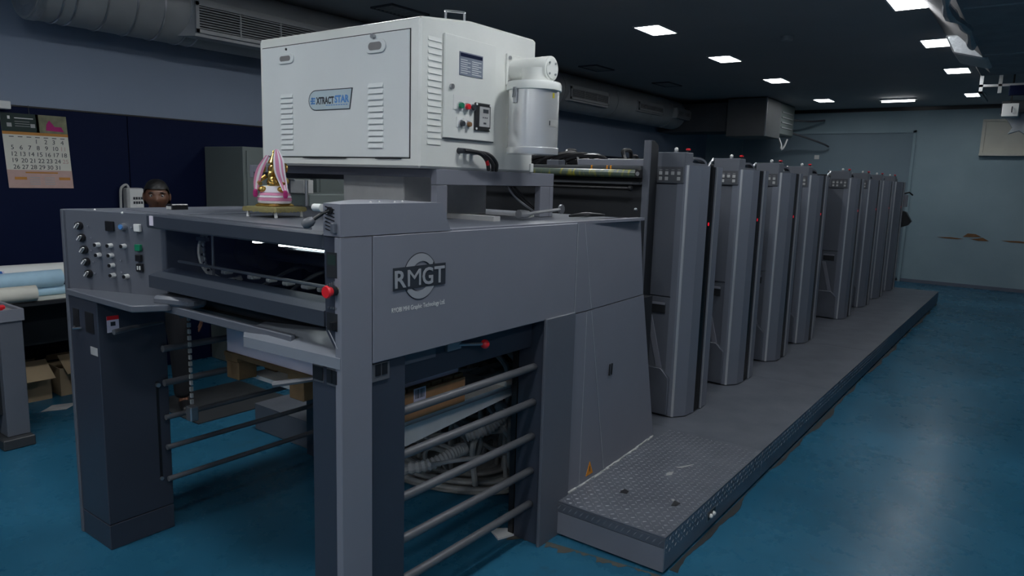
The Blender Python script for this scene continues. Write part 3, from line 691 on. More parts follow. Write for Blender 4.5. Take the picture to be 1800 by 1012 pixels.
for ch, x, wd in (('R', 1.668, .054), ('M', 1.729, .064), ('G', 1.801, .054), ('T', 1.862, .054)):
    text('logo_letter', ch, 'silver', sp_, (x, ly-.0035, 1.3215), .084, RX, wd, .0012, 0.0 if ch == 'M' else .0014)
text('maker_name', 'RYOBI MHI Graphic Technology Ltd.', 'white', sp_, (1.657, ly-.0008, 1.238), .0235, RX, .266, .0003)

# ------------------------------------------------------------------ things in and on the delivery unit
t = thing('pallet', (2.1, 2.54, .705), 'wooden pallet on the lift board under the white paper pile', 'pallet')
for k in range(7): box('deck_board', 'wood', t, 1.87+.0715*k, 1.93+.0715*k, 2.0, 3.10, .815, .835)
for y in (2.01, 2.5, 2.99): box('stringer', 'wood', t, 1.87, 2.36, y, y+.10, .795, .815)
for y in (2.01, 2.5, 2.99):
    for x in (1.875, 2.08, 2.26): MB().box(x, x+.10, y, y+.10, .706, .795, b=.004).build('block', 'wood', t)
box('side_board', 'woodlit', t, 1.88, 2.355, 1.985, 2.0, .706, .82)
lb_ = box('bar_code_label', 'paper', t, 2.03, 2.10, 1.982, 1.985, .775, .835)
for k in range(8): box('bar', 'ink', lb_, 2.037+.007*k, 2.0395+.007*k+.001*(k % 3), 1.981, 1.9825, .792, .830)
t = tag(MB().box(1.88, 2.35, 2.02, 3.09, .836, 1.07, b=.002).build('paper_pile', 'paper'), 'pile of large white sheets on the pallet under the delivery window', 'paper')
# idol on a small fringed stool
R45 = Matrix.Rotation(math.radians(12), 3, 'Z')
RI = Matrix.Rotation(math.radians(38), 3, 'Z'); KI = 1.17     # the figure is turned towards the aisle
sc = Vector((1.885, 2.69, ZD))
t = thing('idol_stool', sc, 'low square stool with mustard fringe and white legs on top of the press', 'stool')
def rp(x, y, z): return sc + R45 @ Vector((x, y, z))
for x in (-.078, .078):
    for y in (-.078, .078): MB().cyl(rp(x, y, 0.001), rp(x, y, .034), .007, .008, n=10).build('leg', 'white', t)
MB().box(sc.x-.088, sc.x+.088, sc.y-.088, sc.y+.088, ZD+.032, ZD+.046, b=.006, rot=R45).build('cushion', 'mustard', t)
fr = MB()
for k in range(140):
    s_ = k/140*4; e_ = int(s_); u = (s_-e_)*2-1
    p = [(u*.09, -.09), (.09, u*.09), (-u*.09, .09), (-.09, -u*.09)][e_]
    fr.tube([rp(p[0], p[1], .044), rp(p[0]*1.03, p[1]*1.03, .036), rp(p[0]*1.03, p[1]*1.03, .022+random.random()*.006)], .0028, 4)
tag(fr.build('fringe', 'mustard', t), kind='stuff')
MB().lathe([(.075, 0), (.082, .004), (.070, .012)], rp(0, 0, .046), 4, rot=R45 @ Matrix.Rotation(PI/4, 3, 'Z')).build('plinth', 'gold', t)
t = thing('idol', rp(0, 0, .058), 'small gilded seated idol wrapped in pink and white striped cloth on the stool', 'statue')
ib = rp(0, 0, .058)
def il(mat, prof, name, sx=1, sy=1, off=(0, 0)): return MB().lathe([(a*KI, b_*KI) for a, b_ in prof], ib, 24, sx, sy, rot=RI).build(name, mat, t)
for i, (r0, r1, z0, z1, m) in enumerate(((.052, .056, 0, .010, 'whitecloth'), (.056, .055, .010, .022, 'pink'), (.055, .052, .022, .030, 'whitecloth'), (.052, .047, .030, .040, 'pink'), (.047, .040, .040, .064, 'whitecloth'))):
    il(m, [(r0*.98, z0), (r0+.0015, z0+.001), ((r0+r1)/2+.002, (z0+z1)/2), (r1, z1), (r1*.9, z1+.001)], 'skirt_band', .92, 1.08)
bd = MB(); q = lambda x, y, z: ib+RI @ Vector((x*KI, y*KI, z*KI))
bd.ball(q(0, 0, .078), .034, 10, (.9, 1, .95)); bd.ball(q(-.018, 0, .073), .024, 8); bd.ball(q(-.004, 0, .124), .027, 10, (.9, .95, 1.05))
bd.lathe([(.024, 0), (.026, .006), (.018, .02), (.012, .032), (.005, .046), (.007, .05), (.002, .058)], q(0, 0, .145), 14)
bd.tube(spline([q(-.026, 0, .128), q(-.040, .002, .112), q(-.042, .006, .094), q(-.040, -.006, .078), q(-.048, -.016, .075)], 5), [.011-.0003*i for i in range(21)], 8)
for s_ in (-1, 1):
    bd.ball(q(0, s_*.040, .130), .020, 8, (.35, 1, 1.1)); bd.tube(spline([q(0, s_*.03, .100), q(-.014, s_*.052, .080), q(-.035, s_*.040, .072)], 4), .009, 7)
    bd.ball(q(-.024, s_*.034, .052), .020, 8, (1.1, 1.2, .7))
bd.build('figure', 'gold', t)
def scarf(P, W, mats, name):
    # ribbon of lengthwise stripes, P centre line, W half width vectors
    P = spline(P, 6); n = len(mats)
    o = None
    for k, m in enumerate(mats):
        b = MB(); a = []
        for p, wv in zip(P, spline(W, 6)):
            nrm = Vector((-.55, -.80, .1))*.002
            u0 = p+wv*(2*k/n-1); u1 = p+wv*(2*(k+1)/n-1)
            a.append([b.bm.verts.new(v) for v in (u0, u1, u1+nrm, u0+nrm)])
        for i in range(len(a)-1):
            for j in range(4): b.bm.faces.new((a[i][j], a[i][(j+1) % 4], a[i+1][(j+1) % 4], a[i+1][j]))
        b.bm.faces.new(a[0]); b.bm.faces.new(a[-1][::-1]); b.build(name, m, t)
V = Vector
rh = Vector((.82, -.57, 0))*KI
scarf([q(-.005, -.012, .198), q(-.030, -.026, .160), q(-.036, -.032, .115), q(-.034, -.042, .075), q(-.045, -.052, .048)], [rh*.006, rh*.018, rh*.019, rh*.014, rh*.009], ('whitecloth', 'pink', 'pink', 'whitecloth', 'pink', 'whitecloth'), 'scarf')
scarf([q(-.008, .020, .175), q(-.02, .042, .130), q(-.024, .055, .085), q(-.03, .058, .050)], [rh*.006, rh*.013, rh*.012, rh*.007], ('pink', 'whitecloth', 'pink'), 'scarf')
MB().lathe([(.004, 0), (.009, -.006), (.010, -.026), (.006, -.034)], q(-.048, -.054, .050), 10).build('tassel', 'magenta', t)
MB().lathe([(.004, 0), (.009, -.006), (.010, -.026), (.006, -.034)], q(-.032, .060, .052), 10).build('tassel', 'magenta', t)
# small terminal block
t = thing('terminal_block', (1.75, 3.25, ZD), 'tiny black terminal block with white tabs on the press top near the console', 'connector')
MB().box(1.71, 1.79, 3.225, 3.275, ZD+.001, ZD+.032, b=.004).build('body', 'black', t)
for k in range(4): box('tab', 'white', t, 1.706, 1.711, 3.231+.011*k, 3.236+.011*k, ZD+.008, ZD+.022)
# spanner and rag
b = MB()
b.tube([(2.80, 1.985, ZD+.030), (3.10, 2.0, ZD+.045)], [.009, .0075], 8)
b.tube([(2.72, 1.985, ZD+.03), (2.745, 1.985, ZD+.03), (2.80, 1.985, ZD+.03)], [.020, .021, .015], 10)
b.lathe([(.013, -.006), (.024, -.006), (.024, .006), (.013, .006)], (3.115, 2.0, ZD+.045), 18, rot=Matrix.Rotation(PI/2, 3, 'X'))
tag(b.build('spanner', 'steel'), 'steel ring spanner lying on the press top beside the stand leg', 'tool')
MB_ = MB().tube(spline([(3.18, 1.99, ZD+.010), (3.28, 1.97, ZD+.016), (3.40, 2.0, ZD+.012), (3.5, 1.96, ZD+.008)], 6), [.006+.006*math.sin(i/18*PI) for i in range(19)], 8)
tag(MB_.build('black_strap', 'black'), 'crumpled black strap on the press top right of the spanner', 'strap')
# hoses piled under the delivery
def hose(P, r, label, group=None, ribs=False, mat='hose'):
    pts = spline(P, 14 if ribs else 6)
    if ribs:
        Q = []; n = len(pts)
        rr = [r*(1.0 if (i % 2) else .80) for i in range(n)]
        o = MB().tube(pts, rr, 10).build('hose', mat)
    else: o = MB().tube(pts, r, 8).build('hose', mat)
    return tag(o, label, 'hose', group)
random.seed(11)
def rh_(): return (random.uniform(2.80, 3.5), random.uniform(2.15, 3.05), random.uniform(.16, .60))
for k in range(26):
    r_ = random.uniform(.012, .022); P = [rh_() for i in range(3)]
    a = (P[0][0], P[0][1], r_+.03)
    hose([a]+P+[(min(3.5, P[2][0]+.15), P[2][1]+.1, r_+.035)], r_, 'dusty grey hose tangled in the heap under the delivery side panel', 'dusty hoses under the delivery')
for k in range(6):
    r_ = random.uniform(.012, .018); x_ = 2.86+.1*k
    hose([(x_, 2.3, .50), (x_+.1, 2.2, .68), (x_+.05, 2.35, .85), (x_+.12, 2.5, 1.0)], r_, 'dusty hose rising behind the pale lift board', 'hoses behind the lift board')
for k in range(7):
    a0_ = .30+.045*k
    hose([(3.12+a0_*.72*math.cos(a), 2.72+a0_*math.sin(a), .022+.012*(k % 3)) for a in [i*2*PI/14 for i in range(15)]], .014, 'dusty hose coiled flat on the floor under the delivery', 'coiled floor hoses')
hose([(2.46, 2.60, .17), (2.62, 2.46, .19), (2.76, 2.40, .23), (2.84, 2.38, .24)], .034, 'pale ribbed hose lying low at the left of the heap', None, True, 'dust')
hose([(2.74, 2.30, .36), (2.84, 2.22, .40), (2.93, 2.20, .46), (3.02, 2.28, .45)], .038, 'pale thick ribbed hose bent upward in the middle of the heap', None, True, 'dust')
hose([(2.20, 2.05, .44), (2.52, 2.08, .36), (2.84, 2.11, .28)], .010, 'thin pale rail slanting across the front of the hose heap', None, False, 'dust')
tag(MB().lathe([(.02, 0), (.60, 0), (.62, .012), (.02, .014)], (3.12, 2.74, .001), 40, .72, 1.04).build('dust_mat', 'hose'), 'round dusty dark mat on the floor under the hose heap', 'mat')

# ------------------------------------------------------------------ stand and powder extractor cabinet
T = thing('steel_stand', (2.73, 2.75, ZD), 'grey open box-section steel stand under the pale extractor cabinet', 'stand')
sx0, sx1, sy0, sy1, sz1 = 2.278, 3.186, 2.10, 3.47, 1.729
for x0, x1, y0, y1 in ((sx0, sx0+.07, sy0, sy0+.035), (sx1-.122, sx1-.035, sy0, sy0+.035), (sx1-.033, sx1, sy0, sy0+.035), (sx0, sx0+.035, 3.16, 3.21), (sx1-.07, sx1, 3.16, 3.21)):
    MB().box(x0, x1, y0, y1, ZD+.001, 1.661, b=.002).build('leg', 'gray', T)
MB().box(sx0, sx1, sy0, sy0+.035, 1.662, sz1, b=.002).build('side_beam', 'gray', T)
MB().box(sx0, sx1, sy1-.035, sy1, 1.662, sz1, b=.002).build('side_beam', 'gray', T)
MB().box(sx0, sx0+.035, sy0+.035, sy1-.035, 1.692, sz1, b=.002).build('cross_beam', 'gray', T)
MB().box(sx1-.035, sx1, sy0+.035, sy1-.035, 1.662, sz1, b=.002).build('cross_beam', 'gray', T)
box('top_sheet', 'gray2', T, sx0+.035, sx1-.035, sy0+.035, sy1-.035, 1.720, 1.728)
MB().box(2.40, 3.02, 2.42, 2.85, ZD+.002, 1.719, b=.004).build('duct_stub', 'palepowder', T)
for k in range(3): MB().tube(spline([(2.86+.03*k, 2.16, 1.655), (2.93+.035*k, 2.155, 1.60), (3.06+.02*k, 2.15, 1.54), (3.10+.02*k, 2.13, 1.515)], 6), .006, 7).build('cable', 'black' if k else 'steel', T)

ex0, ex1, ey0, ey1, ez0 = 2.17, 2.985, 2.10, 3.195, 1.730
X = thing('extractor_cabinet', (2.58, 2.65, ez0), 'large pale grey-white powder extractor cabinet with dust canister on the stand above the press', 'machine')
body = MB().prism([(ex0, ez0), (ex0, 2.328), (ex0+.012, 2.337), (2.49, 2.372), (2.975, 2.374), (ex1, 2.364), (ex1, ez0)], 'y', ey0, ey1, b=.010).build('cabinet_body', 'cream2', X)
# front door, slightly proud with a dark gap round it
box('door_gap', 'black', body, ex0-.0012, ex0+.004, 2.152, 3.168, 1.768, 2.292)
door = MB().box(ex0-.006, ex0, 2.156, 3.164, 1.772, 2.288, b=.003).build('front_door', 'cream', X)
box('hinge_gap', 'black', door, ex0-.0068, ex0-.005, 2.20, 2.36, 1.766, 1.772); box('hinge_gap', 'black', door, ex0-.0068, ex0-.005, 2.55, 2.86, 1.766, 1.7715)
def pill(y0, y1, z0, z1, x, th, mat, name, par):
    r = (z1-z0)/2; pts = [(y0+r-math.sin(a)*r, (z0+z1)/2+math.cos(a)*r) for a in [i*PI/8 for i in range(9)]]+[(y1-r+math.sin(a)*r, (z0+z1)/2-math.cos(a)*r) for a in [i*PI/8 for i in range(9)]]
    return MB().prism(pts, 'x', x-th, x, b=min(.002, th*.3)).build(name, mat, par)
for y0, y1, z0, z1 in ((2.912, 3.037, 2.205, 2.253), (2.291, 2.417, 2.207, 2.264)):
    h = pill(y0, y1, z0, z1, ex0-.006, .007, 'cream', 'recessed_handle', door)
    pill(y0+.022, y1-.022, z0+.012, z1-.012, ex0-.0125, .0012, 'interior2', 'handle_recess', door)
MB().cyl((ex0-.006, 2.972, 2.272), (ex0-.009, 2.972, 2.272), .006, n=10).build('keyhole', 'black', door)
MB().cyl((ex0-.006, 2.364, 2.276), (ex0-.022, 2.364, 2.276), .010, n=12).build('quarter_turn_lock', 'steel', door)
def louver(par, p, L, h, axis):
    b = MB()
    if axis == 'T':   # on a face looking to -X
        b.prism([(p[0]-.007, p[2]), (p[0], p[2]), (p[0], p[2]+h)], 'y', p[1]-L/2, p[1]+L/2)
    else: b.prism([(p[1]-.0035, p[2]), (p[1], p[2]), (p[1], p[2]+h)], 'x', p[0]-L/2, p[0]+L/2)
    return b.build('louver', 'cream' if axis == 'T' else 'cream2', par)
l0 = None
for yc, L, za, zb in ((2.974, .092, 1.806, 2.048), (2.354, .092, 1.812, 2.066)):
    first = louver(door, (ex0-.006, yc, za), L, .019, 'T')
    for k in range(1, 11): dup_part(first, (0, 0, k*(zb-za)/10))
first = louver(body, (2.256, ey0, 1.83), .082, .017, 'L')
for k in range(1, 17): dup_part(first, (0, 0, k*.0262))
# badge
by0, by1, bz0, bz1 = 2.502, 2.806, 1.981, 2.073
def badge(d, x, th, mat, name):
    r = (bz1-bz0)/2-d; zc = (bz0+bz1)/2
    pts = [(by1-.05-d*.2+math.sin(a)*(.052-d), zc+math.cos(a)*r) for a in [i*PI/12 for i in range(13)]]+[(by0+.018+d, bz0+d), (by0+d*1.5, bz1-d)]
    return MB().prism(pts, 'x', x-th, x).build(name, mat, door)
bdg = badge(0, ex0-.006, .002, 'ink', 'badge'); badge(.004, ex0-.0078, .0008, 'sky', 'badge_face')
xt = ex0-.0088
text('badge_letters', 'XTRACT', 'ink', door, (xt, 2.752, 2.010), .043, RT, .125, .0003, .0016)
text('badge_letters', 'STAR', 'badgeblue', door, (xt, 2.622, 2.013), .043, RT, .098, .0003, .0018)
eb = MB()
for z, a, b_ in ((2.010, 2.790, 2.760), (2.021, 2.793, 2.761), (2.032, 2.787, 2.758)): eb.box(xt-.0005, xt+.0004, b_, a, z, z+.007)
eb.box(xt-.0005, xt+.0004, 2.776, 2.782, 2.010, 2.041); eb.build('badge_mark', 'badgeblue', door)
for k in range(9): box('badge_small_print', 'badgeblue', door, xt-.0004, xt+.0004, 2.535+.017*k, 2.535+.017*k+.012, 2.001, 2.0045)
# control panel on the side
cp_ = MB().box(2.305, 2.652, ey0-.012, ey0, 1.862, 2.292, b=.003).build('control_door', 'cream2', X)
box('panel_shadow', 'ink', cp_, 2.307, 2.650, ey0-.010, ey0-.001, 1.8585, 1.8625)
np_ = box('rating_plate', 'plate', cp_, 2.397, 2.555, ey0-.0145, ey0-.012, 2.134, 2.231)
box('plate_header', 'wallnavy', np_, 2.402, 2.550, ey0-.0155, ey0-.0143, 2.212, 2.226)
for k in range(7):
    for j in range(2): box('plate_line', 'cream', np_, 2.404+j*.075, 2.404+j*.075+.045+.02*((k*3+j) % 2), ey0-.0153, ey0-.0143, 2.143+k*.009, 2.1455+k*.009)
MB().cyl((2.346, ey0-.012, 2.078), (2.346, ey0-.024, 2.078), .011, n=14).build('lock', 'steel', cp_)
for x0, x1, z0, z1 in ((2.362, 2.498, 1.985, 2.047), (2.385, 2.425, 1.912, 1.955), (2.431, 2.470, 1.912, 1.955)):
    box('legend_plate', 'white', cp_, x0, x1, ey0-.0145, ey0-.012, z0, z1)
def pb(x, z, mat, lab, r=.013):
    k = MB(); k.use('chrome').cyl((x, ey0-.0145, z), (x, ey0-.022, z), r+.004); k.use(mat).cyl((x, ey0-.022, z), (x, ey0-.034, z), r, r*.9); tag(k.build('push_button', None, cp_), lab)
pb(2.400, 2.004, 'green', 'green start button'); pb(2.445, 2.003, 'red', 'red stop button'); pb(2.484, 2.003, 'ink', 'dark selector button')
pb(2.410, 1.928, 'ink', 'dark round selector', .012); pb(2.456, 1.928, 'tan', 'brownish round button', .011)
mt = MB().box(2.500, 2.612, ey0-.022, ey0-.012, 1.906, 2.028, b=.004).build('meter', 'black', cp_)
box('meter_face', 'dust', mt, 2.528, 2.600, ey0-.0245, ey0-.022, 1.925, 2.012)
for a, b_, c_, d_ in ((2.552, 2.590, 1.985, 2.002), (2.556, 2.575, 1.936, 1.944)): box('meter_reading', 'ink', mt, a, b_, ey0-.0252, ey0-.0243, c_, d_)
for k in range(3): box('meter_reading', 'ink', mt, 2.550+.013*k, 2.557+.013*k, ey0-.0252, ey0-.0243, 1.962, 1.968)
for x in (2.508, 2.604):
    for z in (1.914, 2.020): MB().cyl((x, ey0-.022, z), (x, ey0-.026, z), .005, n=8).build('meter_screw', 'white', mt)
for k, (x, z) in enumerate(((2.416, 1.812), (2.462, 1.812), (2.505, 1.809))):
    MB().cyl((x, ey0, z), (x, ey0-.035, z), .014, .011, n=10).build('cable_gland', 'ink' if k == 0 else 'steel', X)
for k, P in enumerate((((2.42, 2.068, 1.812), (2.50, 2.05, 1.805), (2.56, 2.055, 1.775), (2.60, 2.075, 1.735)), ((2.465, 2.068, 1.812), (2.53, 2.048, 1.80), (2.60, 2.055, 1.765), (2.635, 2.078, 1.735)), ((2.505, 2.068, 1.809), (2.57, 2.05, 1.80), (2.63, 2.055, 1.765), (2.66, 2.078, 1.733)))):
    MB().tube(spline(P, 7), .0095, 8).build('cable', 'black', X)
MB().cyl((2.555, 2.0525, 1.777), (2.575, 2.061, 1.758), .0085, n=8).build('cable_tape', 'red', X)
MB().tube(spline([(2.385, 2.16, 2.352), (2.385, 2.16, 2.395), (2.392, 2.16, 2.402), (2.50, 2.16, 2.416), (2.508, 2.16, 2.41), (2.508, 2.16, 2.37)], 5), .0055, 8).build('lifting_handle', 'chrome', X)
# dust canister hung from a flanged elbow
fl = MB().box(2.739, 2.86, ey0-.010, ey0, 2.130, 2.274, b=.002).build('flange', 'cream2', X)
for x in (2.756, 2.845):
    for z in (2.146, 2.256): MB().cyl((x, ey0-.010, z), (x, ey0-.018, z), .009, n=6).build('flange_bolt', 'steel', fl)
elb = MB(); elb.cyl((2.805, ey0-.01, 2.200), (2.805, 1.885, 2.200), .056, n=28); elb.cyl((2.79, 1.955, 2.13), (2.79, 1.955, 2.20), .070, n=28)
elb = elb.build('elbow_pipe', 'cream2', X)
MB().cyl((2.805, 1.886, 2.200), (2.805, 1.880, 2.200), .045, n=28).build('inspection_cap', 'cream2', elb)
for k in range(4):
    a = PI/4+k*PI/2; MB().cyl((2.805+.034*math.cos(a), 1.880, 2.2+.034*math.sin(a)), (2.805+.034*math.cos(a), 1.874, 2.2+.034*math.sin(a)), .005, n=6).build('cap_bolt', 'steel', elb)
cx_, cy_ = 2.775, 1.957
can = MB().lathe([(.118, 1.842), (.118, 2.108)], (cx_, cy_, 0), 48).build('dust_canister', 'canister', X, sharp=50)
MB().lathe([(.122, 1.812), (.1225, 1.814), (.1225, 1.840), (.119, 1.843)], (cx_, cy_, 0), 48).build('bottom_rim', 'canister', can)
MB().lathe([(.126, 2.098), (.1275, 2.10), (.1275, 2.122), (.122, 2.136), (.05, 2.140)], (cx_, cy_, 0), 48).build('lid', 'cream2', can)
def onc(ang, z, d=0): a = math.radians(ang); return V((cx_+math.cos(a)*(.118+d), cy_+math.sin(a)*(.118+d), z))
lt = MB(); c_ = onc(172, 2.07, .005); lt.box(c_.x-.006, c_.x+.006, c_.y-.012, c_.y+.012, 2.035, 2.10, b=.003, rot=Matrix.Rotation(math.radians(-8), 3, 'Z'))
lt.tube([onc(170, 2.105, .012), onc(170, 2.06, .018)], .003, 6); lt.tube([onc(175, 2.105, .012), onc(175, 2.06, .018)], .003, 6); lt.build('toggle_latch', 'steel', can)
def wrap(a0, a1, z0, z1, mat, name, d=.0012):
    b = MB(); n = 6; rr = [[b.bm.verts.new(onc(a0+(a1-a0)*i/n, z, dd)) for z, dd in ((z0, 0), (z0, d), (z1, d), (z1, 0))] for i in range(n+1)]
    for i in range(n):
        for k in range(4): b.bm.faces.new((rr[i][k], rr[i][(k+1) % 4], rr[i+1][(k+1) % 4], rr[i+1][k]))
    b.bm.faces.new(rr[0]); b.bm.faces.new(rr[-1][::-1]); return b.build(name, mat, can)
wrap(250, 286, 1.936, 1.968, 'hose', 'canister_label'); wrap(253, 256, 1.941, 1.961, 'ink', 'label_mark', .002)
wrap(261, 267, 2.062, 2.085, 'yellow', 'yellow_sticker')
MB().box(2.955, 2.98, ey0-.012, ey0, 1.731, 1.775, b=.003).build('foot_bracket', 'cream2', X)

# ------------------------------------------------------------------ step platforms beside the press
P_ = thing('step_platform', (7.6, 1.45, 0), 'long grey tread-plate step running along the operator side of the press', 'step')
px0, px1, py0, py1, pz = 2.742, 12.55, 1.158, 1.84, .175
box('end_plate', 'gray', P_, px0, px0+.02, py0+.004, 1.80, 0.012, .122)
box('end_band', 'tread', P_, px0-.002, px0+.02, py0+.002, 1.80, .126, pz-.009)
seams = [px0, 4.07, 5.7, 7.35, 9.0, 10.7, px1]
for a, b_ in zip(seams[:-1], seams[1:]):
    box('tread_plate', 'tread', P_, a+.001, b_-.001, py0, 3.4 if a > 3 else 1.84, pz-.008, pz)
    box('side_skirt', 'treadside', P_, a+.002, b_-.002, py0, py0+.016, .015, pz-.009)
box('tread_plate', 'tread', P_, 3.9, 4.069, 1.841, 3.4, pz-.008, pz)
box('core', 'dark', P_, px0+.03, 4.07, py0+.03, 1.72, .012, pz-.01)
box('core', 'dark', P_, 4.07, px1, py0+.03, 3.4, .012, pz-.01)
sk = MB().box(3.23, 3.35, py0-.003, py0, .055, .105, b=.002).build('socket_frame', 'steel', P_)
box('socket_back', 'black', sk, 3.24, 3.34, py0-.004, py0-.002, .06, .10)
for x in (3.26, 3.30): MB().ball((x+.01, py0-.006, .077), .012, 6).build('socket_cap', 'white', sk)
lug = MB()
def addlug(c, d, n, L=.022, W=.0055, H=.0022):
    c, d, n = V(c), V(d).normalized(), V(n).normalized(); s_ = d.cross(n)
    v = [lug.bm.verts.new(p) for p in (c-d*L/2, c+s_*W/2, c+d*L/2, c-s_*W/2)]; tpt = [lug.bm.verts.new(p+n*H) for p in (c-d*L*.28, c+d*L*.28)]
    for f in ((v[0], v[1], tpt[0]), (v[1], tpt[1], tpt[0]), (v[1], v[2], tpt[1]), (v[2], v[3], tpt[1]), (v[3], tpt[0], tpt[1]), (v[3], v[0], tpt[0])): lug.bm.faces.new(f)
i = 0; x = px0+.02
while x < 4.05:
    j = 0; y = py0+.018
    while y < 1.80:
        if not (x > 2.82 and y > 1.72): addlug((x, y, pz), (1, 1, 0) if (i+j) % 2 else (1, -1, 0), (0, 0, 1))
        y += .030; j += 1
    x += .030; i += 1
tag(lug.build('tread_lugs', 'lug', P_), kind='stuff')
lug = MB()
for i in range(21): addlug((px0-.002, py0+.02+.031*i, .147), (0, 1, -1.3), (-1, 0, 0), .036, .007)
tag(lug.build('band_lugs', 'lug', P_), kind='stuff')
lug = MB()
for i in range(170):
    for j in range(3): addlug((px0+.02+.032*i, py0, .155-.028*j), (1, 0, 1) if (i+j) % 2 else (1, 0, -1), (0, -1, 0))
tag(lug.build('skirt_lugs', 'lug', P_), kind='stuff')
for pts in (((3.36, 1.44), (3.40, 1.45), (3.44, 1.43), (3.39, 1.42)), ((3.50, 1.44), (3.58, 1.40), (3.60, 1.385), (3.52, 1.415)), ((3.1, 1.29), (3.115, 1.295), (3.12, 1.283), (3.105, 1.28))):
    MB().prism(pts, 'z', pz, pz+.0026).build('paint_chip', 'dust', P_)
for pts in (((3.02, 1.53), (3.07, 1.53), (3.06, 1.50), (3.03, 1.495)), ((3.05, 1.27), (3.11, 1.28), (3.10, 1.245), (3.06, 1.25))):
    MB().prism(pts, 'z', pz, pz+.0026).build('oil_spot', 'black', P_)
t = thing('far_step', (6, 3.78, 0), 'dark step on the far side of the press seen under the delivery', 'step')
MB().box(2.65, 12.5, 3.5, 4.05, 0, .172, b=.004).build('casing', 'gray2', t)
box('top_plate', 'tread', t, 2.65, 12.5, 3.5, 4.05, .172, .177)
t = tag(MB().box(2.83, 2.87, 4.15, 4.30, .0, .05, b=.004).build('wooden_batten', 'creampaper'), 'short pale batten on the floor beyond the far step', 'batten')
t = tag(MB().box(2.45, 3.2, 4.4, 5.1, .0, .008).build('floor_board', 'interior'), 'thin grey board lying on the floor beyond the far step', 'board')

# ------------------------------------------------------------------ coating section between delivery and first printing unit
t = thing('coating_unit', (4.1, 2.7, .175), 'dark coating section with yellow-stained roller between delivery and first tower', 'printing press')
MB().prism([(4.10, .18), (4.10, 1.955), (4.16, 1.955), (4.215, 1.93), (4.215, .18)], 'y', 1.995, 2.012, b=.003).build('side_frame', 'dark', t)
box('frame_edge', 'gray2', t, 4.08, 4.10, 1.99, 2.03, .18, 1.955)
box('back_panel', 'dark', t, 4.09, 4.12, 2.03, 3.36, 1.0, 1.72)
box('lower_cover', 'dark', t, 3.93, 4.05, 1.9, 3.42, .18, 1.0)
MB().box(4.055, 4.09, 2.03, 3.36, 1.68, 1.70, b=.004).build('rail', 'ductdark', t)
MB().cyl((4.04, 2.03, 1.748), (4.04, 3.36, 1.752), .026, n=18).build('ink_roller', 'inkroller', t)
MB().box(4.0, 4.03, 2.005, 2.045, 1.722, 1.775, b=.003).build('bearing_block', 'black', t)
MB().lathe([(.008, -.003), (.013, -.003), (.013, .003), (.008, .003)], (3.996, 2.023, 1.748), 16, rot=Matrix.Rotation(PI/2, 3, 'Y')).build('bearing_ring', 'steel', t)
MB().box(4.05, 4.12, 2.03, 3.36, 1.775, 1.796, b=.003).build('doctor_bar', 'ductdark', t)
for y in (2.235, 2.262, 2.375): MB().box(4.045, 4.06, y, y+.011, 1.772, 1.798, b=.003).build('ink_drip', 'orange', t)
MB().box(4.10, 4.16, 2.03, 2.52, 1.797, 1.838, b=.003).build('guard_strip', 'gray', t)
MB().box(4.06, 4.14, 2.64, 2.74, 1.76, 1.83, b=.004).build('gear_box', 'gray2', t)
MB().cyl((4.03, 2.09, 1.658), (4.03, 3.3, 1.655), .011, n=10).build('hand_rail', 'black', t)
MB().ball((4.03, 2.085, 1.658), .018, 8).build('rail_end', 'black', t)
for k in range(5): MB().tube(spline([(4.16, 2.3+.12*k, 1.80), (4.17+.01*k, 2.4+.1*k, 1.86+.01*(k % 3)), (4.18, 2.6+.1*k, 1.85), (4.18, 2.7+.1*k, 1.80)], 5), .016, 7).build('air_hose', 'black', t)
MB().box(4.12, 4.215, 2.04, 3.36, 1.0, 1.80, b=.01).build('rear_body', 'dark', t)
MB().ball((3.99, 2.02, 1.53), .012, 6).build('drip_nut', 'steel', t)

# ------------------------------------------------------------------ the eight printing towers
UX, UY = 4.25, 1.83
U = thing('printing_unit', (UX, UY, .176), 'first printing tower beside the extractor with button panel and red stop', 'printing press', 'printing towers in a row')
ux = UX
MB().box(ux+.02, ux+.47, 1.872, 3.38, .178, 1.80, b=.004).build('tower_body', 'gray2', U)
tp = MB().box(ux+.002, ux+.02, 1.838, 2.35, .972, 1.688, b=.003).build('upper_panel', 'gray2', U)
lp = MB().box(ux+.006, ux+.02, 1.838, 2.35, .18, .966, b=.003).build('lower_panel', 'gray2', U)
MB().box(ux-.004, ux+.006, 1.90, 2.02, .86, .93, b=.003).build('pull_recess', 'dark', lp)
MB().box(ux-.008, ux-.003, 1.90, 2.02, .915, .932, b=.002).build('pull_lip', 'gray', lp)
MB().prism([(1.99, .84), (2.03, .84), (1.93, .46), (1.89, .46)], 'x', ux-.004, ux+.006, b=.002).build('strut', 'gray', lp)
kb = MB().prism([(1.84, .19), (2.2, .19), (2.2, .50), (1.90, .50), (1.84, .44)], 'x', ux-.02, ux+.006, b=.004).build('kick_cover', 'tread', lp)
cb = MB().box(ux-.006, ux+.12, 1.826, 2.022, 1.696, 1.890, b=.004).build('control_box', 'gray2', U)
box('button_field', 'ductdark', cb, ux-.0075, ux-.005, 1.835, 2.012, 1.702, 1.800)
for r_, c_ in ((0, 0), (0, 1), (0, 2), (0, 3), (1, 0), (1, 1), (1, 3)):
    y = 1.985-.041*c_; z = 1.760-.034*r_
    MB().box(ux-.0105, ux-.007, y-.011, y+.011, z-.011, z+.011, b=.002).build('button', 'dust', cb)
    if r_ == 0: box('caption', 'dust', cb, ux-.0082, ux-.007, y-.010, y+.010, z+.020, z+.022)
k = MB(); k.use('steel').cyl((ux+.03, 1.905, 1.888), (ux+.03, 1.905, 1.900), .014, n=12); k.use('white').ball((ux+.03, 1.905, 1.908), .013, 8)
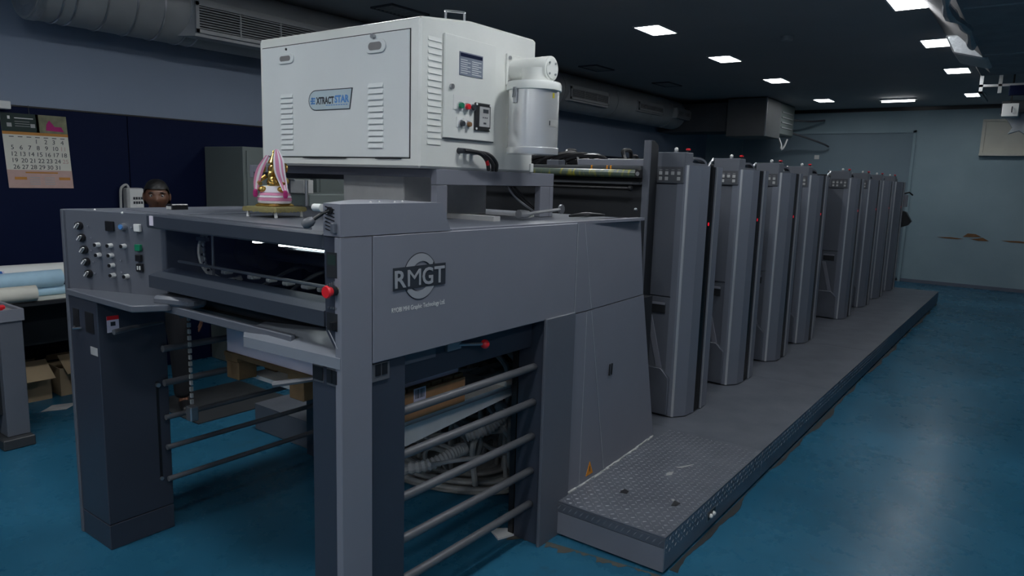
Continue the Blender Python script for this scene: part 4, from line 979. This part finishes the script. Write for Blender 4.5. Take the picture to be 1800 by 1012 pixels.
tag(k.build('signal_lamp', None, cb), 'small white signal lamp')
k = MB(); k.use('black').cyl((ux+.075, 1.845, 1.888), (ux+.075, 1.845, 1.902), .010, n=10); k.use('red').lathe([(.010, 0), (.016, .004), (.016, .010), (.010, .014)], (ux+.075, 1.845, 1.902), 14)
tag(k.build('emergency_stop', None, cb), 'red emergency stop button on top')
MB().tube(spline([(ux-.02, 2.03, 1.80), (ux-.03, 2.05, 1.83), (ux-.01, 2.035, 1.87), (ux+.01, 2.03, 1.885)], 5), .010, 7).build('air_fitting', 'steel', U)
pts = [(0, 1.872), (0, 1.830), (.007, 1.806), (.088, 1.751), (.198, 1.740), (.198, 1.872)]
MB().prism([(ux+a, b_) for a, b_ in pts], 'z', .182, 1.810).build('pillar_cover', 'pillar', U, sharp=12)
MB().prism([(ux+.002, 1.816), (ux+.0055, 1.804), (ux+.010, 1.8015), (ux+.013, 1.806), (ux+.006, 1.818)], 'z', .180, 1.811).build('trim_strip', 'trim', U)
bs = box('window_strip', 'gloss', U, ux+.199, ux+.310, 1.748, 1.872, .182, 1.808)
MB().cyl((ux+.25, 1.749, 1.44), (ux+.25, 1.7465, 1.44), .012, n=10).build('status_lamp', 'redlamp', bs)
MB().prism([(ux+.311, 1.872), (ux+.311, 1.738), (ux+.42, 1.742), (ux+.462, 1.80), (ux+.462, 1.872)], 'z', .182, 1.808).build('pillar_edge', 'pillar', U)
box('trim_strip', 'trim', U, ux+.310, ux+.316, 1.7355, 1.7395, .182, 1.809)
hd = MB(); n = 10
hp = [(ux+.12+.34*i/n, 1.812+.058*math.sin(PI*i/n)**.45) for i in range(n+1)]
hi_ = [(ux+.17+.24*i/n, 1.830+.026*math.sin(PI*i/n)**.45) for i in range(n+1)]
for i in range(n):
    hd.prism([hp[i], hp[i+1], hi_[i+1], hi_[i]], 'y', 1.86, 1.90)
hd.prism([hp[0], hi_[0], hi_[-1], hp[-1]], 'y', 1.86, 1.90)
hd.build('grab_handle', 'gray2', U)
box('handle_base', 'gray2', U, ux+.12, ux+.47, 1.845, 1.93, 1.795, 1.813)
tc_ = MB()
tc_.box(ux+.05, ux+.46, 2.06, 3.30, 1.80, 1.85, b=.012)
for yy in (2.3, 2.75): tc_.tube(spline([(ux+.1, yy, 1.84), (ux+.12, yy+.03, 1.90), (ux+.28, yy+.06, 1.91), (ux+.34, yy+.08, 1.85)], 4), .014, 7)
tc_.build('top_cover', 'black', U)
MB().box(ux+.471, ux+.90, 2.10, 3.37, .20, 1.62, b=.01).build('inter_unit_body', 'dark', U)
offs = [5.235, 6.205, 7.145, 8.86, 9.965, 10.905, 11.93]
ords = ['second printing tower counted from the extractor cabinet', 'third printing tower counted from the extractor cabinet', 'fourth printing tower counted from the extractor, before the wide gap',
        'fifth printing tower counted from the extractor, after the wide gap', 'sixth printing tower counted from the extractor cabinet', 'seventh printing tower, next to last toward the far wall', 'last printing tower, nearest the pale far wall']
for x, lb in zip(offs, ords):
    c = copy_tree(U); c.location = (x, UY, .176); c['label'] = lb
    if x > 11.5:
        for ch in list(c.children):
            if ch.name.startswith('inter_unit_body'): bpy.data.objects.remove(ch)
t = thing('transfer_section', (8.3, 2.7, .176), 'low dark transfer section filling the wide gap between fourth and fifth towers', 'printing press')
MB().box(8.11, 8.85, 2.1, 3.37, .178, 1.55, b=.01).build('casing', 'dark', t)
MB().box(8.10, 8.84, 2.04, 2.10, .178, 1.75, b=.006).build('side_cover', 'gray2', t)
t = thing('feeder_bracket', (12.46, 1.75, 1.3), 'small dark bracket with levers on the end of the last tower', 'bracket')
MB().box(12.40, 12.50, 1.76, 1.86, .18, 1.72, b=.004).build('post', 'gray2', t)
MB().tube([(12.46, 1.76, 1.64), (12.50, 1.70, 1.66), (12.56, 1.66, 1.62)], .012, 8).build('lever', 'black', t)
MB().prism([(1.76, 1.38), (1.70, 1.36), (1.62, 1.22), (1.66, 1.16), (1.76, 1.12)], 'x', 12.40, 12.52, b=.006).build('control_pod', 'black', t)
MB().box(12.40, 12.46, 1.70, 1.76, 1.44, 1.62, b=.004).build('box', 'gray', t)

# ------------------------------------------------------------------ left background
t = thing('light_table', (1.2, 5.0, 0), 'grey steel inspection desk with red knob at the left edge of the picture', 'table')
f = MB(); f.box(.2, 1.63, 4.84, 4.86, .772, .842); f.box(.2, 1.63, 5.22, 5.24, .772, .842); f.box(1.61, 1.63, 4.86, 5.22, .772, .842)
f.build('top_frame', 'gray', t)
box('top_sheet', 'dust', t, .2, 1.61, 4.86, 5.22, .79, .825)
MB().box(1.50, 1.622, 4.85, 5.0, .065, .772, b=.004).build('leg', 'gray2', t)
MB().box(.4, .52, 4.85, 5.0, .065, .772, b=.004).build('leg', 'gray2', t)
MB().box(1.46, 1.63, 4.80, 5.0, .0, .064, b=.006).build('foot', 'interior', t)
MB().box(.38, .55, 4.80, 5.0, .0, .064, b=.006).build('foot', 'interior', t)
box('lower_panel', 'dark', t, .3, 1.50, 4.90, 4.92, .2, .772)
tag(MB().lathe([(.010, 0), (.012, .014), (.022, .016), (.024, .03), (.016, .04)], (1.535, 4.91, .826), 14).build('knob', 'red', t), 'red mushroom knob')
t = thing('work_table', (1.6, 5.6, 0), 'work table with dark skirt carrying paper rolls along the left wall', 'table')
MB().box(.0, 2.9, 5.28, 5.94, .77, .80, b=.004).build('top', 'dark', t)
box('skirt', 'dark', t, .0, 2.9, 5.55, 5.57, .45, .77)
for x in (.05, 2.80):
    for y in (5.30, 5.86): MB().box(x, x+.05, y, y+.05, 0, .77).build('leg', 'dark', t)
def roll(name, x0, x1, y, z, r, mat, label, yaw=0.0, band=None):
    t = thing(name, ((x0+x1)/2, y, z-r), label, 'paper roll', 'rolls on the work table')
    d = V((math.cos(yaw), math.sin(yaw), 0)); c = V(((x0+x1)/2, y, z)); L = (x1-x0)/2
    b = MB(); a0, a1 = c-d*L, c+d*L
    n = 20; s_ = V((-d.y, d.x, 0)); rings = []
    for p, rr in ((a0, r*.78), (a0, r), (a1, r), (a1, r*.78), (a1-d*.06, r*.74)):
        rings.append([b.bm.verts.new(p+(s_*math.cos(2*PI*k/n)+V((0, 0, 1))*math.sin(2*PI*k/n))*rr) for k in range(n)])
    for i in range(4):
        for k in range(n): b.bm.faces.new((rings[i][k], rings[i][(k+1) % n], rings[i+1][(k+1) % n], rings[i+1][k]))
    b.bm.faces.new(rings[0]); b.bm.faces.new(rings[-1])
    b.build('sheet', mat, t)
    for k, rr in enumerate((.62, .45)): MB().tube([a1-d*.05, a1-d*.012*k], r*rr, 14).build('inner_turn', 'paper', t)
    if band: MB().tube([c+d*(band-.022), c+d*(band+.022)], r+.002, 20).build('tape_band', 'bluetape', t)
roll('paper_roll', 1.15, 2.07, 5.42, .926, .058, 'bluepaper', 'light blue paper roll, upper one of the two at the table end', .04)
roll('paper_roll', 1.25, 2.09, 5.44, .842, .034, 'bluepaper', 'light blue paper roll, flatter one lying underneath', .02)
roll('paper_roll', 1.1, 1.86, 5.31, .858, .052, 'creampaper', 'cream paper roll nearest the viewer on the work table', -.05)
roll('paper_roll', 1.05, 2.15, 5.60, .955, .062, 'white', 'long greyish white paper roll with blue tape band at the back', -.10, .12)
roll('paper_roll', 1.0, 1.75, 5.50, .960, .03, 'paper', 'thin white paper roll behind the blue roll', -.02, .34)
tag(MB().prism([(1.1, 5.285), (2.09, 5.30), (2.10, 5.6), (1.1, 5.7)], 'z', .801, .806).build('paper_sheet', 'creampaper'), 'flat cream sheets spread under the rolls on the work table', 'paper')
def carton(x0, x1, y0, y1, h, label):
    t = thing('cardboard_box', ((x0+x1)/2, (y0+y1)/2, 0), label, 'box', 'cartons under the work table')
    f = MB(); e = .006
    f.box(x0, x1, y0, y0+e, 0, h); f.box(x0, x1, y1-e, y1, 0, h); f.box(x0, x0+e, y0+e, y1-e, 0, h); f.box(x1-e, x1, y0+e, y1-e, 0, h); f.box(x0+e, x1-e, y0+e, y1-e, 0, e)
    f.build('carton', 'card', t)
    MB().box(x0+.01, x1-.01, y0-.13, y0+.07, h+.03, h+.036, rot=Matrix.Rotation(math.radians(34), 3, 'X')).build('flap', 'card', t)
    MB().box(x0+.01, x1-.01, y1-.03, y1+.05, h+.02, h+.026, rot=Matrix.Rotation(math.radians(-60), 3, 'X')).build('flap', 'card', t)
carton(1.74, 2.06, 5.70, 5.96, .20, 'open cardboard box under the table, left one')
carton(2.12, 2.52, 5.70, 5.96, .21, 'open cardboard box under the table, right one beside the press column')
tag(MB().prism([(1.88, 5.42), (2.02, 5.36), (2.14, 5.46), (1.99, 5.52)], 'z', .001, .003).build('paper_scrap', 'dust'), 'loose paper scrap on the floor before the cartons', 'paper')
# wall calendar
yw = 5.972
cal = thing('wall_calendar', (2.18, yw, 1.53), 'monthly wall calendar with green header and pink foot on the navy wall', 'calendar')
def q4(name, mat, a, b_, c_, d_, y): return MB().prism([a, b_, c_, d_], 'y', y-.0012, y).build(name, mat, cal)
# page runs slightly askew: x shift per height
def cx2(u, z): return 1.955+u*.425+(2.05-z)*.045
def band(name, mat, u0, u1, z0, z1, y): return q4(name, mat, (cx2(u0, z0), z0), (cx2(u1, z0), z0), (cx2(u1, z1), z1), (cx2(u0, z1), z1), y)
band('backing', 'creampaper', 0, 1, 1.525, 2.055, yw)
band('header', 'deepgreen', 0, .56, 1.925, 2.055, yw-.002); band('photo', 'photo', .52, 1, 1.925, 2.055, yw-.002)
MB().prism([(2.24, 1.945), (2.36, 1.94), (2.345, 1.975), (2.30, 1.975), (2.265, 2.02), (2.245, 1.99)], 'y', yw-.0042, yw-.003).build('flower_print', 'magenta', cal)
band('header_line', 'white', .20, .48, 2.018, 2.024, yw-.0035); band('header_mark', 'white', .10, .135, 2.012, 2.034, yw-.0035)
for k in range(3): band('header_line', 'dust', .2, .42, 1.996-.016*k, 1.999-.016*k, yw-.0035)
for u in (.08, .43): band('header_logo', 'dust', u, u+.07, 1.958, 1.985, yw-.0035)
band('month_strip', 'calorange', 0, 1, 1.905, 1.926, yw-.002)
for k in range(7): band('weekday', 'ink', .09+.13*k, .16+.13*k, 1.888, 1.893, yw-.002)
band('foot', 'calpink', 0, 1, 1.525, 1.655, yw-.002); band('foot_title', 'calorange', .27, .77, 1.632, 1.642, yw-.0035)
for u in (.1, .78): band('foot_block', 'calorange', u, u+.18, 1.585, 1.605, yw-.0035)
for u in (.32, .55):
    for k in range(4): band('foot_line', 'dust', u, u+.16, 1.55+.016*k, 1.556+.016*k, yw-.0035)
d = 1
for r_ in range(5):
    for c_ in range(7):
        if r_ == 0 and c_ < 3 or d > 31: continue
        z = 1.846-.046*r_; u = .10+.128*c_
        text('date', str(d), 'ink' if c_ < 6 or r_ in (0, 2) else 'calpink', cal, (cx2(u, z), yw-.0025, z), .044, RX, None, .0002)
        d += 1
MB().tube([(2.135, yw-.003, 2.115), (2.138, yw-.003, 2.05)], .0025, 6).build('hanging_wire', 'ink', cal)
t = thing('wall_bracket', (1.95, 5.95, 2.07), 'white box end at the left edge just above the calendar', 'box')
MB().box(1.80, 2.005, 5.90, 5.998, 2.075, 2.130, b=.004).build('case', 'white', t)
t = thing('meter_box', (2.83, 5.93, 1.37), 'white wall meter box with grey grille and bent conduit beside the man', 'box')
MB().box(2.765, 2.895, 5.90, 5.974, 1.30, 1.532, b=.006).build('case', 'dust', t)
box('lid', 'white', t, 2.785, 2.893, 5.894, 5.90, 1.31, 1.525)
for r_ in range(2):
    for k in range(4): box('grille_slot', 'ink', t, 2.81+.02*k, 2.824+.02*k, 5.891, 5.895, 1.44-.035*r_, 1.46-.035*r_)
MB().tube(spline([(2.80, 5.94, 1.53), (2.785, 5.94, 1.555), (2.755, 5.94, 1.545), (2.735, 5.94, 1.50), (2.732, 5.94, 1.30)], 6), .010, 8).build('conduit', 'dust', t)
t = thing('steel_cupboard', (3.9, 5.66, 0), 'grey-green steel cupboard against the left wall behind the press', 'cabinet')
MB().box(3.47, 4.15, 5.375, 5.955, 0, 1.893, b=.006).build('carcass', 'cabgreen', t)
box('side_door', 'cabgreen', t, 3.50, 4.12, 5.366, 5.374, .1, 1.86)
MB().cyl((3.6, 5.366, 1.2), (3.6, 5.34, 1.2), .012, n=10).build('handle', 'steel', t)
t = thing('steel_cupboard', (4.6, 5.66, 0), 'taller grey-green cupboard partly hidden behind the extractor cabinet', 'cabinet')
MB().box(4.2, 5.0, 5.35, 5.955, 0, 1.985, b=.006).build('carcass', 'cabgreen', t)
box('door', 'cabgreen', t, 4.23, 4.97, 5.342, 5.35, .1, 1.95)
MB().cyl((4.3, 5.342, 1.2), (4.3, 5.32, 1.2), .012, n=10).build('handle', 'steel', t)
t = thing('colour_console', (3.6, 4.65, 0), 'grey-green control desk with pale sloping panel seen under the extractor stand', 'desk')
MB().box(3.42, 4.2, 4.44, 4.84, 0, 1.535, b=.006).build('base', 'cabgreen', t)
MB().box(3.41, 3.50, 4.50, 4.83, 1.537, 1.64, b=.004).build('head_panel', 'dust', t)
MB().cyl((3.405, 4.46, 1.40), (3.405, 4.46, 1.64), .014, n=10).build('post', 'steel', t)
box('panel_lip', 'steel', t, 3.395, 3.41, 4.60, 4.83, 1.636, 1.645)

# ------------------------------------------------------------------ the man standing behind the press
PO = V((2.46, 4.83, 0))
man = thing('person', PO, 'man with short black hair in dark clothes standing behind the press, face showing above it', 'person')
FD = V((-.455, -.89, 0)).normalized(); SD = V((-FD.y, FD.x, 0))      # forward, to his left
def pp(f, s_, z): return PO+FD*f+SD*s_+V((0, 0, z))
def skin_mesh(name, mat, parent, chains, level=2, root=0):
    """chains: lists of (point, radius); equal points are welded so the limbs grow out of one surface"""
    vs, rs, es, idx = [], [], [], {}
    for ch in chains:
        prev = None
        for p, r in ch:
            key = (round(p.x, 4), round(p.y, 4), round(p.z, 4))
            if key not in idx: idx[key] = len(vs); vs.append(p); rs.append(r)
            i = idx[key]
            if prev is not None and prev != i: es.append((prev, i))
            prev = i
    pw = WLOC[parent.name]
    me = bpy.data.meshes.new(name); me.from_pydata([v-pw for v in vs], es, [])
    o = bpy.data.objects.new(name, me); COL.objects.link(o)
    o.modifiers.new('skin', 'SKIN'); sub = o.modifiers.new('sub', 'SUBSURF'); sub.levels = level; sub.render_levels = level
    for i, r in enumerate(rs):
        d_ = me.skin_vertices[0].data[i]; d_.radius = (r, r) if not isinstance(r, tuple) else r; d_.use_root = (i == root)
    dg = bpy.context.evaluated_depsgraph_get(); dg.update()
    m2 = bpy.data.meshes.new_from_object(o.evaluated_get(dg)); m2.name = name
    o.modifiers.clear(); o.data = m2; bpy.data.meshes.remove(me)
    for p in m2.polygons: p.use_smooth = True
    m2.materials.clear(); m2.materials.append(M[mat])
    o.parent = parent; WLOC[o.name] = pw.copy()
    return o
def fingers(s_, hand):
    out = []
    for k, (off, ln) in enumerate(((.030, .070), (.010, .080), (-.010, .074), (-.028, .058))):
        b0 = hand+FD*off+V((0, 0, -.045))
        out.append([(hand, .021), (b0, .0095), (b0+V((0, 0, -ln*.45))-SD*s_*.006, .0085), (b0+V((0, 0, -ln))-SD*s_*.022, .0065)])
    th = hand+FD*.028+V((0, 0, -.005))
    out.append([(hand, .021), (th+FD*.014+V((0, 0, -.018)), .010), (th+FD*.022+V((0, 0, -.052))-SD*s_*.008, .0075)])
    return out
pel = pp(0, 0, .84)
ch = [[(pel, (.13, .095)), (pp(0, 0, .98), (.125, .09)), (pp(.01, 0, 1.14), (.15, .10)), (pp(-.01, 0, 1.28), (.12, .085)), (pp(-.01, 0, 1.345), .056), (pp(.01, 0, 1.42), .052), (pp(.015, 0, 1.47), .06)]]
for s_ in (-1, 1):
    ch.append([(pel, (.13, .095)), (pp(0, s_*.09, .76), .082), (pp(.01, s_*.10, .45), .056), (pp(-.01, s_*.105, .25), .050), (pp(-.02, s_*.11, .08), .036), (pp(.06, s_*.115, .035), .034), (pp(.15, s_*.12, .028), .024)])
    hand = pp(.05, s_*.245, .69)
    ch.append([(pp(-.01, 0, 1.28), (.12, .085)), (pp(-.01, s_*.165, 1.27), .056), (pp(-.02, s_*.215, 1.02), .041), (pp(.02, s_*.24, .80), .029), (hand, .021)])
    ch += fingers(s_, hand)
skin_mesh('body', 'skin', man, ch)
ct = [[(pp(0, 0, .80), (.145, .108)), (pp(0, 0, .98), (.137, .102)), (pp(.01, 0, 1.14), (.162, .112)), (pp(-.01, 0, 1.285), (.135, .097)), (pp(-.01, 0, 1.335), .070)]]
for s_ in (-1, 1): ct.append([(pp(-.01, 0, 1.285), (.135, .097)), (pp(-.01, s_*.165, 1.275), .068), (pp(-.02, s_*.205, 1.10), .056), (pp(-.018, s_*.214, 1.0), .054)])
skin_mesh('shirt', 'shirt', man, ct)
cl = [[(pp(0, 0, .88), (.138, .104)), (pp(0, 0, .80), (.138, .104))]]
for s_ in (-1, 1): cl.append([(pp(0, 0, .80), (.138, .104)), (pp(0, s_*.09, .70), .094), (pp(.01, s_*.10, .45), .072), (pp(-.01, s_*.105, .22), .064), (pp(-.01, s_*.108, .075), .060)])
skin_mesh('trousers', 'trousers', man, cl)
for s_ in (-1, 1):
    skin_mesh('shoe', 'black', man, [[(pp(-.05, s_*.11, .042), .040), (pp(.05, s_*.115, .042), .042), (pp(.17, s_*.122, .034), .032)]])
# head: one lathe-like skull displaced into a face
RH = Matrix((FD, SD, V((0, 0, 1)))).transposed()
hb = MB(); HC = pp(.02, 0, 1.51); n = 28
rings = []
for i in range(25):
    t_ = i/24; z = -.118+.222*t_; ph = PI*t_
    ring = []
    for k in range(n*2):
        a = PI*k/n; ca, sa = math.cos(a), math.sin(a)
        rz = max(.02, math.sin(ph))**.55
        rx, ry = .092*rz, .074*rz
        if z < -.03: ry *= 1-.42*((-.03-z)/.09); rx *= 1-.18*((-.03-z)/.09)
        x, y = ca*rx, sa*ry
        if ca > .2:                                            # face relief
            nose = math.exp(-(y/.013)**2)*max(0, 1-abs((z+.028)/.034))*.020*(1.0 if z < 0 else 1)
            eye = -sum(math.exp(-((y-e_)/.015)**2) for e_ in (-.032, .032))*math.exp(-((z-.004)/.011)**2)*.010
            brow = sum(math.exp(-((y-e_)/.024)**2) for e_ in (-.032, .032))*math.exp(-((z-.022)/.008)**2)*.004
            mouth = math.exp(-(y/.024)**2)*(math.exp(-((z+.064)/.006)**2)+math.exp(-((z+.076)/.007)**2))*.005
            chin = math.exp(-(y/.025)**2)*math.exp(-((z+.102)/.012)**2)*.006
            x += nose+eye+brow+mouth+chin
        ring.append(hb.bm.verts.new(RH @ V((x, y, z))+HC))
    rings.append(ring)
m_ = n*2
for i in range(24):
    for k in range(m_): hb.bm.faces.new((rings[i][k], rings[i][(k+1) % m_], rings[i+1][(k+1) % m_], rings[i+1][k]))
hb.bm.faces.new(rings[0][::-1]); hb.bm.faces.new(rings[-1])
head = hb.build('head', 'skin', man, sharp=80)
for s_ in (-1, 1):
    e_ = MB(); ec = RH @ V((.0690, s_*.032, .004))+HC
    e_.use('eyewhite').ball(ec, .0115, 8); e_.use('hair').ball(ec+FD*.0058, .0067, 8)
    e_.build('eye', None, head)
    MB().tube([RH @ V((.083, s_*.016, .021))+HC, RH @ V((.086, s_*.032, .026))+HC, RH @ V((.074, s_*.052, .020))+HC], [.003, .0042, .002], 6).build('eyebrow', 'hair', head)
    MB().ball(RH @ V((-.005, s_*.077, -.005))+HC, .030, 8, (.62, .35, 1.05), rot=RH).build('ear', 'skin', head)
MB().box(HC.x-.022, HC.x+.022, HC.y-.002, HC.y+.002, HC.z-.0715, HC.z-.069, rot=Matrix.Rotation(math.atan2(SD.y, SD.x), 3, 'Z')).build('lip_line', 'hair', head).location += FD*.083
hr = MB(); rings = []
for i in range(15):
    t_ = i/14; ph = PI*.5*t_
    ring = []
    for k in range(48):
        a = 2*PI*k/48; ca = math.cos(a)
        low = .048 if ca > .45 else (.02 if ca > -.1 else -.055)
        if .45 >= ca > -.1: low = -.03+(ca+.1)/.55*.078
        z = low+(.114-low)*math.sin(ph)
        rz = math.sqrt(max(0, 1-(max(z, 0)/.1145)**2))**.8
        wob = 1+.02*math.sin(k*5+i*2)
        ring.append(hr.bm.verts.new(RH @ V((ca*.0985*rz*wob-.002, math.sin(a)*.081*rz*wob, z))+HC))
    rings.append(ring)
for i in range(14):
    for k in range(48): hr.bm.faces.new((rings[i][k], rings[i][(k+1) % 48], rings[i+1][(k+1) % 48], rings[i+1][k]))
hr.bm.faces.new(rings[-1])
hr.build('hair', 'hair', head, sharp=80)
